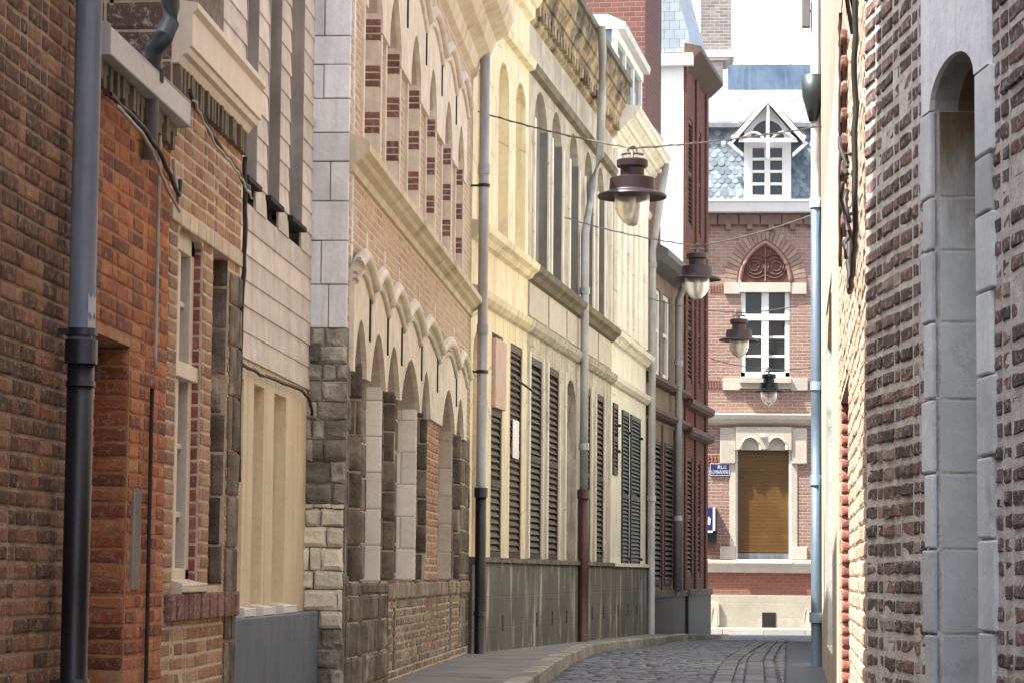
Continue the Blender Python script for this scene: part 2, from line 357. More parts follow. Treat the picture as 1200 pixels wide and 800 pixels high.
M['brickEndRed']=bricktex('deep_red_brick',(.24,.08,.055),(.30,.11,.075),(.34,.22,.17),.24,.085,.008,bd=.010,dist=.015,grime=(.24,.10,.07),g=.55)
M['terracotta']=plain('carved_terracotta',(.15,.065,.05),(.09,.042,.034),6,.85,.8,.02,14)
M['endstone']=plain('pale_dressed_stone',(.60,.54,.45),(.50,.44,.36),2.5,.8,.3,.004,20,tv=.1,streak=(.50,.42,.34),streak_amt=.3)
M['plinthEnd']=bricktex('buff_limestone_ashlar',(.44,.39,.31),(.55,.49,.40),(.52,.47,.39),.95,.36,.008,bd=.006,dist=.02,grime=(.30,.27,.21),g=.5,c3=(.42,.38,.30))
M['brownblind']=plain('ochre_brown_roller_blind',(.16,.078,.016),(.11,.052,.011),1.5,.42,.15,.003,6,tv=.10)
M['zinc']=bricktex('pale_grey_slate_roof',(.135,.147,.157),(.185,.197,.207),(.09,.10,.11),.3,.22,.006,rough=.95,bd=.006,grime=(.17,.18,.19),c3=(.24,.26,.27))
M['zinc'].node_tree.nodes['Principled BSDF'].inputs['Specular IOR Level'].default_value=.08
M['bluezinc']=plain('blue_oxidised_ridge_zinc',(.06,.105,.175),(.13,.19,.26),2.2,.55,.3,.004,8,streak=(.20,.26,.32),streak_amt=.7)
M['slate']=plain('blue_slate',(.13,.17,.205),(.19,.235,.27),5,.55,.5,.005,25,tv=.55,stain=(.30,.34,.36),stain_lo=.6)
M['chimneyB']=bricktex('sooty_grey_brick',(.17,.14,.13),(.30,.26,.24),(.38,.35,.33),.24,.09,.014,bd=.02,grime=(.10,.09,.085),g=.5)
M['redtile']=bricktex('maroon_chimney_brick',(.11,.04,.03),(.15,.055,.04),(.20,.13,.11),.24,.1,.012,bd=.02,grime=(.12,.05,.045),g=.5)
M['bluecheek']=plain('pale_blue_zinc_cheek',(.19,.26,.31),(.15,.215,.27),2,.5,.2,.002,15)
M['enamel']=plain('navy_enamel',(.02,.03,.12),(.025,.035,.14),4,.3,0,tv=.02)
M['enamelwhite']=plain('white_enamel',(.8,.8,.82),(.76,.76,.8),4,.3,0,tv=.02)
M['boxblue']=plain('royal_blue_paint',(.02,.02,.22),(.03,.02,.16),4,.35,.1,.001,20)
M['sett']=plain('grey_granite_sett',(.095,.105,.125),(.14,.15,.175),6,.55,.5,.005,40,tv=.45,stain=(.07,.072,.078),stain_lo=.6)
M['settpale']=plain('pale_granite_gutter_stone',(.12,.13,.15),(.075,.082,.098),5,.6,.6,.006,24,tv=.55)
M['asphalt']=plain('blue_black_asphalt',(.075,.09,.11),(.055,.067,.085),3,.7,.6,.006,70,stain=(.075,.08,.088),stain_lo=.58)
M['joint']=plain('sandy_joint_fill',(.13,.12,.105),(.09,.083,.075),8,.95,.5,.004,50)
M['paving']=plain('grey_tarmac_pavement',(.24,.235,.225),(.16,.155,.15),1.8,.85,.7,.006,60,stain=(.10,.098,.095),stain_lo=.58)
M['kerb']=plain('granite_kerbstone',(.38,.355,.31),(.19,.18,.16),4,.8,.6,.008,30,tv=.4)
M['kerbpale']=plain('pale_concrete_kerb',(.62,.57,.49),(.54,.49,.42),2,.8,.3,.004,30)
M['roofdark']=plain('dark_roof_slate',(.07,.075,.08),(.10,.105,.11),4,.6,.4,.006,20)
k=NT('frosted_lamp_glass'); o=k.obj(); k.p.inputs['Transmission Weight'].default_value=.88; k.p.inputs['IOR'].default_value=1.12
M['globe']=k.fin(k.mix(k.ramp(k.noise(o,7,4).outputs['Fac'],[(.4,0.0),(.7,1.0)]),(.90,.89,.86),(.97,.97,.96)),.3)

# ------------------------------------------------------------------ world & sun
EL=R(61); BH=R(22)
S=Vector((-math.cos(EL)*math.cos(BH),-math.cos(EL)*math.sin(BH),math.sin(EL)))
w=bpy.data.worlds.new("World"); scene.world=w; w.use_nodes=True; nt=w.node_tree
sky=nt.nodes.new('ShaderNodeTexSky'); sky.sky_type='NISHITA'; sky.sun_disc=False; sky.sun_elevation=EL
sky.sun_rotation=math.atan2(S.x,S.y)%(2*math.pi); sky.air_density=1.0; sky.dust_density=2.5; sky.ozone_density=1.0
bg=nt.nodes['Background']; hs=nt.nodes.new('ShaderNodeHueSaturation'); hs.inputs['Saturation'].default_value=.5; nt.links.new(sky.outputs[0],hs.inputs['Color']); nt.links.new(hs.outputs[0],bg.inputs[0]); bg.inputs[1].default_value=.15
sl=bpy.data.lights.new('sun','SUN'); sl.energy=3.6; sl.angle=R(.53); sl.color=(1,.95,.86)
so=bpy.data.objects.new('sun',sl); coll.objects.link(so); so.rotation_euler=S.to_track_quat('Z','Y').to_euler(); so.location=(0,0,30)
scene.view_settings.view_transform='Standard'; scene.view_settings.look='None'; scene.view_settings.gamma=1
scene.view_settings.exposure=2.0
scene.cycles.max_bounces=10; scene.cycles.diffuse_bounces=6; scene.cycles.use_denoising=True
scene.cycles.sample_clamp_indirect=8

# ------------------------------------------------------------------ ground, road, pavement
def sheet(name,mat,ys,xf,dz,nx=1):
    mb=MB(); vs=[];fs=[]
    for y in ys:
        a,b=xf(y)
        for i in range(nx+1): vs.append((a+(b-a)*i/nx,y,zg(y)+dz))
    for j in range(len(ys)-1):
        for i in range(nx): fs.append((j*(nx+1)+i,j*(nx+1)+i+1,(j+1)*(nx+1)+i+1,(j+1)*(nx+1)+i))
    mb.add(vs,fs,.5); return mb
g=sheet('ground',None,[-300,-20,0,30,40,50,55,59,62.5,66,100,900],lambda y:(-500,500),-.022); struct(g.build('ground',M['joint']))
def wallx(y):                      # foot of the left-hand facades
    return -2.51 if y<30.6 else (-2.51+(y-30.6)*.0925 if y<50.3 else -.69+(y-50.3)*.1308)
KP=[(-20,-1.36),(25,-1.32),(36.6,-1.28),(38.2,-1.2),(57.0,.86),(59.4,1.06)]
def kx(y):
    for (a,p),(b,q) in zip(KP,KP[1:]):
        if y<=b: return p+(q-p)*(y-a)/(b-a)
    return KP[-1][1]
ys=[-20,0,10,20,25]+[26+i for i in range(34)]
struct(sheet('p',None,ys,lambda y:(wallx(y)-.4,kx(y)-.2),.115).build('pavement',M['paving']))
kb=MB(); y=8.0
while y<59.2:
    L=random.uniform(.75,1.05); y2=min(y+L,59.4); h=.125+random.uniform(-.006,.006)
    a=kx(y);b=kx(y2); wd=.21
    za,zb=zg(y),zg(y2); gp=.008
    vs=[(a-wd,y+gp,za-.1),(a,y+gp,za-.1),(b,y2-gp,zb-.1),(b-wd,y2-gp,zb-.1),(a-wd,y+gp,za+h),(a-.015,y+gp,za+h),(b-.015,y2-gp,zb+h),(b-wd,y2-gp,zb+h)]
    kb.add(vs,[(0,3,2,1),(4,5,6,7),(0,1,5,4),(1,2,6,5),(2,3,7,6),(3,0,4,7)]); y=y2
struct(kb.build('kerb',M['kerb'],bevel=.018))
# smooth asphalt strip on the right, from the setts' edge to the right-hand houses
def ax(y): return 1.08+(y-27)*.040
struct(sheet('a',None,ys+[60.2],lambda y:(ax(y),max(ax(y)+.5,4.5)),-.002).build('asphalt_strip',M['asphalt']))
cs=MB(); cs.add([(-40,60.2,zg(60)-.004),(40,60.2,zg(60)-.004),(40,64.3,zg(64)-.004),(-40,64.3,zg(64)-.004)],[(0,1,2,3)],.5)
struct(cs.build('cross_street',M['asphalt']))
# individual setts, rows across the street with a cambered, slightly wavy surface
st=MB(); y=9.0; row=0
G1=[(22,.22),(26,.30),(34,.55),(42,.95),(50,1.43),(60,1.9)]; G2=[(22,.52),(26,.62),(34,.85),(42,1.2),(50,1.62),(60,2.2)]
def gl(P,y):
    for (a,p),(b,q) in zip(P,P[1:]):
        if y<=b: return p+(q-p)*(y-a)/(b-a)
    return P[-1][1]
while y<60.2:
    dy=random.uniform(.13,.16); x=kx(y)+.01+(.09 if row%2 else 0)*1.0; xe=ax(y)-.01
    while x<xe-.04:
        wx=random.uniform(.15,.22); x2=min(x+wx,xe)
        for G in (G1,G2):
            g0=gl(G,y+dy/2)
            if g0-.02<=x<g0+.19: x=g0+.192; x2=x+.15
            elif x<g0<x2: x2=g0
        cx=(x+x2)/2
        if x2-x>.05:
            h=.0+random.uniform(-.007,.007)+.02*math.sin(y*.7+cx*1.3)*.5; gp=.008; r_=.018; zz=zg(y)
            vs=[]
            for (ins,hh) in ((0,-.04),(.004,h-.012),(r_,h)):
                for sx,sy in ((0,0),(1,0),(1,1),(0,1)):
                    X=(x+gp+ins) if sx==0 else (x2-gp-ins); Y=(y+gp+ins) if sy==0 else (y+dy-gp-ins)
                    vs.append((X,Y,zz+hh+(random.uniform(-.003,.003) if hh==h else 0)))
            fs=[(8,9,10,11)]+[(a+i,a+(i+1)%4,a+4+(i+1)%4,a+4+i) for a in(0,4) for i in range(4)]
            st.add(vs,fs,None,True)
        x=x2
    y+=dy; row+=1
struct(st.build('road',M['sett']))
gs=MB()
for G in (G1,G2):
    y=9.0
    while y<60:
        L=random.uniform(.35,.55); a=gl(G,y); b=gl(G,y+L); h=.004+random.uniform(-.004,.004)
        gs.add([(a,y+.01,zg(y)-.05),(a+.19,y+.01,zg(y)-.05),(b+.19,y+L-.01,zg(y+L)-.05),(b,y+L-.01,zg(y+L)-.05),(a,y+.01,zg(y)+h),(a+.19,y+.01,zg(y)+h),(b+.19,y+L-.01,zg(y+L)+h),(b,y+L-.01,zg(y+L)+h)],
            [(4,5,6,7),(0,1,5,4),(1,2,6,5),(2,3,7,6),(3,0,4,7)]); y+=L
struct(gs.build('gutter_strips',M['settpale'],bevel=.012))
pe=MB(); pe.box(-30,30,64.3,66.2,-.6,zg(65)+.13,.5); struct(pe.build('far_pavement',M['paving']))
pk=MB(); x=-20
while x<20: pk.box(x,x+.99,64.02,64.3,-.6,zg(64)+.135+random.uniform(0,.006)); x+=1
struct(pk.build('far_kerb',M['kerbpale'],bevel=.012))

def shell(mb,L,z0,H,D=6,y0=.32):
    mb.box(0,L,y0,D,z0,H,.5)
def pipe(parent,fr,px,py0,py1,off,r,mat,name='drainpipe',label=None,collars=(),cmat=None,cr=1.25):
    """vertical pipe at a facade frame; px,py give one point of its axis"""
    u,_=fr.uz(px,(py0+py1)/2,off); z1=fr.z(px,py0,off); z0=fr.z(px,py1,off)
    mb=MB(); mb.tube([(u,off,z0),(u,off,(z0+z1)/2),(u,off,z1)],r,14)
    for c in collars:
        zc=fr.z(px,c,off); mb.tube([(u,off,zc-.06),(u,off,zc+.06)],r*cr,14)
    o=mb.build(name,mat,parent,label)
    return o,u,z0,z1
def bracket(parent,u,off,z,r):
    mb=MB(); mb.tube([(u,off,z-.018),(u,off,z+.018)],r+.012,14); mb.box(u-.012,u+.012,off,0.0,z-.012,z+.012); return mb.build('pipe_bracket',M['pipeblack'],parent)

L90=R(90)
# ================================================================== left: tall brown brick house
fA=Fr(-2.51,3.0,L90); LA=10.7-3.0
hA=fA.thing('brick_house','tall brown brick house nearest on the left, beside the thick grey and black drainpipe')
mb=MB(); mb.holed(rect(0,LA,-.2,11.7),[],0,.2,.3); shell(mb,LA,-.2,11.7,7.5); mb.build('wall',M['mortarA'],hA)
mb=MB(); mb.masonry(lambda a,z,o:(a,-o,z),2.5,LA,-.1,5.2,.069,.215,.016,.0055,.0045)
mb.build('brickwork',M['brickA'],hA)
mb=MB(); mb.box(0,LA,-.006,.02,5.2,11.7,.5); mb.build('upper_brickwork',bricktex('brown_upper_brick',(.2,.085,.045),(.29,.12,.06),(.4,.32,.23),.215,.069,.011),hA)
mb=MB(); mb.prism([(0,11.69),(7.7,11.69),(3.9,13)],0,LA,axis='x'); mb.build('roof',M['roofdark'],hA)
# big drainpipe with its cast iron foot
u,_=fA.uz(97,330,-.09)
mb=MB(); zj=fA.z(95,403,-.09); mb.tube([(u,-.09,zj-.01),(u,-.09,2.6),(u,-.09,8),(u,-.09,11.6)],.054,20); dp=mb.build('drainpipe',M['pipegrey'],hA,'thick blue-grey drainpipe with torn sticker at its lower end')
mb=MB(); mb.tube([(u,-.09,-.02),(u,-.09,1.0),(u,-.09,zj)],.054,20); mb.tube([(u,-.09,zj-.08),(u,-.09,zj+.015)],.066,20); mb.tube([(u,-.09,zj-.17),(u,-.09,zj-.15)],.06,20)
mb.tube([(u,-.09,.52),(u,-.09,.56)],.06,20)
foot=mb.build('drainpipe_foot',M['pipeblack'],hA,'black cast iron lower length of the drainpipe')
for zz in (.6,2.0): 
    b=MB(); b.tube([(u,-.09,zz-.015),(u,-.09,zz+.015)],.064,16); b.box(u-.05,u-.02,-.09,.0,zz-.012,zz+.012); b.build('pipe_bracket',M['pipeblack'],foot)
b=MB()
for (dz,w_,h_) in ((.03,.05,.07),(.115,.06,.075)):
    n=7; vs=[];fs=[]
    for i in range(n+1):
        a=-.9+1.0*i/n; r_=.0552
        x=u+math.sin(a)*r_-0; y=-.09-math.cos(a)*r_
        vs+= [(x,y,zj+dz-.0+.012*math.sin(i*1.7)),(x,y,zj+dz+h_+.012*math.cos(i*2.1))]
    fs=[(2*i,2*i+2,2*i+3,2*i+1) for i in range(n)]; b.add(vs,fs)
b.build('sticker',M['whitelead'],dp)

# ================================================================== orange brick annex with a doorway
fX=Fr(-2.51,10.7,L90); LX=12.5-10.7
hX=fX.thing('brick_annex','low orange brick annex with a deep doorway, under a white sloping gutter board')
du1=fX.u(148,600); du0=.25; zt=2.06
mb=MB(); mb.holed([(0,-.2),(du0,-.2),(du0,zt),(du1,zt),(du1,-.2),(LX,-.2),(LX,3.2),(0,3.2)],[],0,.2,.3); shell(mb,LX,-.2,3.2,3)
mb.build('wall',M['mortarO'],hX)
mb=MB(); mb.masonry(lambda a,z,o:(a,-o,z),0,LX,-.1,3.2,.069,.215,.015,.005,.0045,holes=[(du0,du1,-1,zt)])
mb.masonry(lambda a,z,o:(du1-o,a,z),.0,.3,-.1,zt,.069,.2,.014,.006,.0045)
mb.build('brickwork',M['brickO'],hX)
mb=MB(); mb.box(du0,du1,.2,.24,0,zt,.5); mb.build('door',M['louver'],hX)
mb=MB(); uq=fX.u(156,590); mb.box(uq-.06,uq+.10,-.016,0,fX.z(156,690),fX.z(156,573)); mb.build('notice_board',M['weather'],hX)
mb=MB(); mb.prism([(-.09,3.22),(.35,3.20),(.35,3.42),(-.07,3.35),(-.09,3.34)],-.0,LX+.02,axis='x'); mb.build('gutter_board',M['whitelead'],hX,bevel=.006)
mb=MB()
for i in range(16): uu=.05+i*.11; mb.box(uu,uu+.05,-.05+random.uniform(0,.02),0,3.12+random.uniform(-.03,.02),3.21)
mb.box(0,LX,-.03,0,3.17,3.21); mb.build('eaves_boards',M['mossledge'],hX)
def cable(name,label,pts,r,mat,cat='cable',par=None,jitter=0):
    ps=[]
    P=[Vector(p) for p in pts]
    for i in range(len(P)-1):
        n=max(3,int((P[i+1]-P[i]).length/.08)); n=min(n,18)
        a0,a1,a2,a3=P[max(0,i-1)],P[i],P[i+1],P[min(len(P)-1,i+2)]
        for k_ in range(n):
            t=k_/n; q=.5*((2*a1)+(a2-a0)*t+(2*a0-5*a1+4*a2-a3)*t*t+(3*a1-a0-3*a2+a3)*t*t*t); ps.append(q+Vector((random.uniform(-jitter,jitter),random.uniform(-jitter,jitter),random.uniform(-jitter,jitter))))
    ps.append(P[-1]); mb=MB(); mb.tube(ps,r,6); o=mb.build(name,mat,par)
    if par is None: tag(o,label,cat)
    return o
W=fX.world
cable('cable','loose pale cable sagging under the white gutter board of the annex',[W(.3,-.06,3.05),W(.8,-.09,2.98),W(1.2,-.09,2.86),W(1.62,-.08,2.78),W(1.75,-.05,2.84),W(1.78,-.02,3.05)],.009,M['conduit'],jitter=.004)
cable('cable','dark cable running below the annex gutter board',[W(.2,-.05,3.08),W(.9,-.07,3.03),W(1.45,-.08,2.9),W(1.7,-.06,2.86),W(1.8,-.05,2.95)],.012,M['cable'],jitter=.005)

# ================================================================== B: pinkish brick house with white window
fB=Fr(-2.51,12.5,L90); LB=14.55-12.5
hB=fB.thing('brick_house','pinkish brown brick house with a tall narrow white window and ivory cornice')
o1=(fB.u(186,350),fB.u(195,350)); o2=(fB.u(208,350),fB.u(237,350)); o3=(fB.u(249,350),fB.u(267,350))
zs=.97; zt=2.76
holes=[rect(o1[0],o1[1],zs,zt),arch(o2[0],o2[1],zs,zt+.02,.06,6),rect(o3[0],o3[1],zs,zt)]
mb=MB(); mb.holed(rect(0,LB,-.2,3.9),holes,0,.2,.3); shell(mb,LB,-.2,3.9,5); mb.build('wall',M['mortarB'],hB)
mb=MB()
HR=[(o1[0],o1[1],zs,zt),(o2[0],o2[1],zs,zt),(o3[0],o3[1],zs,zt)]
mb.masonry(lambda a,z,o:(a,-o,z),0,LB,-.1,3.5,.072,.22,.015,.005,.004,holes=HR); mb.build('brickwork',M['brickB'],hB)
mb=MB()
for (a,b) in (o1,o2): mb.masonry(lambda q,z,o,b=b:(b-o,q,z),.005,.2,zs,zt,.072,.11,.014,.006,.003,header=False)
mb.build('window_jamb',M['brickRed'],hB)
mb=MB(); mb.masonry(lambda q,z,o:(o3[1]-o,q,z),.0,.2,zs,zt,.24,.2,.014,.014,.008,header=False,vary=.5,smooth=False)
mb.masonry(lambda q,z,o:(q,-o-.008,z),o3[1]+.02,LB,-.1,2.7,.26,.2,.014,.010,.006,header=False,vary=.5,smooth=False); mb.build('quoin',M['greystone'],hB)
mb=MB(); mb.box(o1[0],o1[1],.1,.13,zs,zt,.5); mb.box(o3[0],o3[1],.17,.2,zs,zt,.5); mb.each('blind_panel',M['brickRed'],hB)
mb=MB()
for i in range(9): a=.0+i*LB/9; mb.box(a+.006,a+LB/9-.006,-.018,0,zt+.0,zt+.085)
mb.build('lintel',M['creamD'],hB,bevel=.008)
# tall sash window (frame > glass)
yw=.045; a,b=o2; fw=.09
mb=MB(); 
for x0,x1,z0_,z1_ in ((a,a+fw,zs,zt),(b-fw,b,zs,zt),(a,b,zt-fw,zt+.02),(a,b,zs,zs+fw)): mb.box(x0,x1,yw,yw+.07,z0_,z1_)
mb.box((a+b)/2-.035,(a+b)/2+.035,yw+.012,yw+.07,zs,zt); mb.box(a,b,yw-.03,yw+.06,2.02,2.10)
for zz in (1.32,1.67,2.4): mb.box(a,b,yw+.03,yw+.06,zz,zz+.03)
wn=mb.build('window',M['creampaint'],hB,bevel=.006)
mb=MB(); mb.box(a,b,yw+.055,yw+.06,zs,zt); mb.build('glass',M['windowpale'],wn)
mb=MB(); mb.prism([(-.05,zs-.03),(.1,zs-.03),(.1,zs+.05),(-.05,zs+.01)],a-.02,b+.02,axis='x'); mb.build('window_sill',M['creampaint'],hB,bevel=.006)
mb=MB(); q=.05
while q<LB-.12: mb.box(q,q+.1,-.045+random.uniform(-.006,.006),0,zs-.17,zs-.035); q+=.112
mb.build('sill_course',brickreal('plum_brick',[(0,(.16,.07,.055)),(1,(.28,.13,.1))]),hB,bevel=.01)
mb=MB(); mb.prism([(0,3.53),(-.03,3.535),(-.05,3.57),(-.075,3.58),(-.085,3.61),(-.10,3.615),(-.10,3.78),(-.125,3.80),(-.125,3.83),(0,3.85)],-.02,LB+.04,axis='x')
mb.build('cornice',M['creampaint'],hB)
mb=MB()
q=.02
while q<LB-.05: mb.box(q,q+.05,-.05+random.uniform(0,.02),0,3.40,3.525); q+=.085
mb.build('dentil_course',M['mossledge'],hB)
mb=MB(); mb.box(-.0,LB,.12,4,3.9,5.2,.5); mb.build('attic',M['greystone'],hB)
mb=MB(); mb.masonry(lambda q,z,o:(-o,q,z),.0,2.5,3.25,5.2,.15,.34,.016,.012,.006); mb.build('gable_brickwork',M['brickR'],hB)
# gooseneck pipe from the gutter
pts=[fB.world(*p) for p in ()]
def fp(fr,px,py,off): u,z=fr.uz(px,py,off); return (u,off,z)
path=[fp(fB,p,q,o) for p,q,o in ((199,-14,-.14),(200,8,-.14),(199,28,-.14),(192,44,-.13),(182,56,-.09),(179,68,-.06),(179,82,-.05))]
mb=MB(); mb.tube(path,.044,14); mb.tube([path[-1],(path[-1][0],path[-1][1],path[-1][2]-.06)],.052,14); gp=mb.build('drainpipe',plain('dark_blue_grey_pipe',(.07,.085,.095),(.045,.055,.065),3,.5,.4,.003,14,streak=(.16,.17,.18)),hB,'dark gooseneck pipe from the cornice')
e=path[-1]; mb=MB(); mb.tube([(e[0],e[1],e[2]-.05),(e[0]+.02,e[1]+.01,e[2]-.42)],.036,12); mb.build('lower_pipe',M['pipepale'],gp)
cu=fB.u(184.5,300,-.02)
cable('conduit','thin off-white conduit running down the corner between orange annex and pink house',[fB.world(cu,-.02,3.15),fB.world(cu,-.02,2.5),fB.world(cu,-.02,2.0)],.009,M['conduit'],'conduit')
cable('conduit','thin dark pipe down the corner beside the lower red window jamb',[fB.world(cu-.06,-.02,1.9),fB.world(cu-.06,-.02,1.0),fB.world(cu-.06,-.02,.0)],.010,M['cable'],'conduit')
cable('cable','twisted cable slung beneath the ivory cornice',[fB.world(.05,-.08,3.40),fB.world(.6,-.09,3.28),fB.world(1.3,-.09,3.22),fB.world(1.85,-.08,3.16),fB.world(2.0,-.05,3.22)],.012,M['cable'],jitter=.006)
cable('cable','pale cord slung beneath the ivory cornice',[fB.world(.05,-.1,3.36),fB.world(.6,-.1,3.25),fB.world(1.3,-.11,3.19),fB.world(1.87,-.09,3.13)],.007,M['conduit'],jitter=.006)

# ================================================================== C: clapboard over cream render
fC=Fr(-2.80,14.55,L90); LC=19.3-14.55
hC=fC.thing('clapboard_house','narrow house with pale clapboard upper floor over faded cream ground floor')
cl=[(fC.u(a,560),fC.u(b,560)) for a,b in ((273,284),(296,308),(320,334))]; zc0=fC.z(304,707); zc1=2.27
mb=MB(); mb.holed(rect(0,LC,-.2,2.42),[rect(a,b,zc0,zc1) for a,b in cl],0,.2,.3); shell(mb,LC,-.2,7.0,5); mb.build('wall',M['creamC'],hC)
up=[(fC.u(a,120),fC.u(b,120)) for a,b in ((285,299),(312,326),(338,353))]; zu=3.55; zut=6.1
mb=MB(); z=2.40; bh=.165
while z<6.9:
    segs=[(0,LC)]
    if z+bh>zu and z<zut:
        segs=[(0,up[0][0]),(up[0][1],up[1][0]),(up[1][1],up[2][0]),(up[2][1],LC)]
        if z<zu: segs=segs
    for a,b in segs:
        q=a
        while q<b-.01:
            e=b
            mb.prism([(.0,z),(-.020+random.uniform(-.002,.002),z),(-.010,z+bh+.006),(0,z+bh+.006)],q+.002,e-.002,axis='x'); q=e
    z+=bh
mb.build('clapboard',M['siding'],hC)
for i,(a,b) in enumerate(up):
    mb=MB()
    n=3
    for k_ in range(n): mb.box(a+(b-a)*k_/n+.003,a+(b-a)*(k_+1)/n-.003,.09,.12,zu,zut)
    mb.box(b-.02,b,-.02,.12,zu,zut); mb.box(a,a+.02,-.02,.12,zu,zut); s_=mb.build('shutter',M['weather'],hC)
    mb=MB(); mb.box(a-.03,b+.05,-.05,.1,zu-.035,zu); mb.build('shutter_sill',M['dark'],s_,bevel=.004)
for a,b in cl:
    mb=MB(); mb.box(a,b,.10,.13,zc0,zc1,.5); mb.box(a,a+.05,.07,.1,zc0,zc1,.4); wq=mb.build('shutter',M['creamC'],hC)
    mb=MB(); mb.prism([(-.09,zc0-.07),(.1,zc0-.07),(.1,zc0+.0),(-.09,zc0-.02)],a-.05,b+.05,axis='x'); mb.build('window_sill',M['whitepaint'],hC,bevel=.006)
mb=MB(); mb.box(.0,LC-.12,-.12,0,-.2,.76,.5); mb.build('plinth',M['bluedado'],hC,bevel=.01)
cable('cable','thick black cable hanging down the corner between pink brick and pale clapboards',[W2 for W2 in [Vector((-2.50,14.57,3.40)),Vector((-2.49,14.575,2.9)),Vector((-2.505,14.57,2.2)),Vector((-2.50,14.575,1.55))]],.014,M['cable'],jitter=.004)
cable('cable','dark cable along the lower edge of the clapboards',[fC.world(.1,-.05,2.38),fC.world(2,-.05,2.33),fC.world(4.2,-.06,2.34),fC.world(4.55,-.06,2.2)],.012,M['cable'],jitter=.006)

# ================================================================== D: ornate arcaded house
fD=Fr(-2.51,19.3,L90); LD=30.5-19.3
hD=fD.thing('ornate_house','ornate stone and brick house with rows of arched openings and a moulded ledge between floors')
lo=[(fD.u(a,520),fD.u(b,520)) for a,b in ((402,422),(427,445),(447,462),(464,486),(488,499),(513,528),(530,539))]
zl0=.97; zl1=2.98
upx=[(424,441),(450,464),(476,488),(498,507),(517,526),(533,540)]
uo=[(fD.u(a,130),fD.u(b,130)) for a,b in upx]; zu0=4.40; zu1=6.0
lo[0]=(max(.14,lo[0][0]),lo[0][1])
holes=[arch(a,b,zl0,zl1,min(.42,(b-a)*.45),10,'pt') for a,b in lo]+[arch(a,b,zu0,zu1,min(.42,(b-a)*.5),10,'pt') for a,b in uo]
mb=MB(); mb.holed(rect(.0,LD,-.2,8.0),holes,0,.17,.3); shell(mb,LD,-.2,7.6,6); mb.build('wall',M['jambstone'],hD)
mb=MB(); mb.holed(rect(.0,LD,-.2,8.0),[[(p[0],p[1]) for p in h] for h in holes],-.006,.006,.006); mb.build('brickwork',M['brickD'],hD)
mb=MB()
for a,b in uo: mb.box(a,b,.165,.2,zu0,zu1-.1,.4)
for a,b in lo: mb.box(a,b,.165,.2,zl0,zl1-.1,.4)
mb.each('blind_panel',M['jambstone'],hD)
# upper jambs with brick bands
for (a,b) in uo:
    mb=MB(); mb.box(b-.012,b,-.02,.17,zu0,zu1-.25,.5); mb.box(a,a+.012,-.02,.17,zu0,zu1-.25,.5); j=mb.each('window_jamb',M['whitestone'],hD)
    mb=MB(); z=zu0+.0
    z=4.62
    while z<zu1-.35:
        for k_ in range(3):
            mb.box(b-.022,b+.0,-.028,.165,z+k_*.062,z+k_*.062+.048); mb.box(b,b+.07,-.026,0,z+k_*.062,z+k_*.062+.048)
        z+=.385
    mb.build('brick_band',M['bandbrick'],j,bevel=.005)
# lower jambs: alternately white dressed blocks and dark stone
kinds=['greystone','whiteblock','greystone','whiteblock','greystone','jambstone','greystone']
for (a,b),kk in zip(lo,kinds):
    mb=MB(); big=(kk in('whiteblock','jambstone'))
    mb.masonry(lambda q,z,o,b=b:(b-o,q,z),-.02,.17,zl0,zl1-.3,.30 if big else .27,.3,.008 if big else .018,.008 if big else .022,.001 if big else .010,header=False,vary=0 if big else .35,smooth=not big)
    mb.build('window_jamb',M[kk],hD)
# pier facings
mb=MB()
prs=[(lo[0][0]*0+.02,lo[0][0])]+[(lo[i][1],lo[i+1][0]) for i in range(6)]+[(lo[6][1],LD)]
for i,(a,b) in enumerate(prs):
    if i in (4,5) or b-a<.03: continue
    mb.masonry(lambda q,z,o:(q,-o,z),a,b,.2,2.6,.27,.34,.012,.018,.008,header=False,vary=.3,smooth=False)
mb.build('pier',M['greystone'],hD)
mb=MB()
mb.masonry(lambda q,z,o:(q,-o,z),prs[5][0],prs[5][1],.3,2.65,.075,.2,.014,.012,.006); mb.build('brick_pier',M['brickB'],hD)
# base masonry: coursed blocks and brick
split=fD.u(452,740)
mb=MB(); mb.masonry(lambda q,z,o:(q,-o-.01,z),.0,split,-.1,zl0,.235,.42,.018,.016,.012,header=True,vary=.45,smooth=False); mb.build('plinth',M['greystone'],hD)
mb=MB(); mb.masonry(lambda q,z,o:(q,-o,z),split,LD-.1,-.1,.80,.075,.24,.014,.012,.008,vary=.2,smooth=False)
mb.masonry(lambda q,z,o:(q,-o-.01,z),split,LD-.1,.80,.99,.19,.3,.018,.03,.010,vary=.4,smooth=False); mb.build('brick_plinth',brickreal('brown_rustic_brick',[(0,(.16,.115,.08)),(.5,(.26,.19,.13)),(1,(.40,.33,.24))],p_amt=.45),hD)
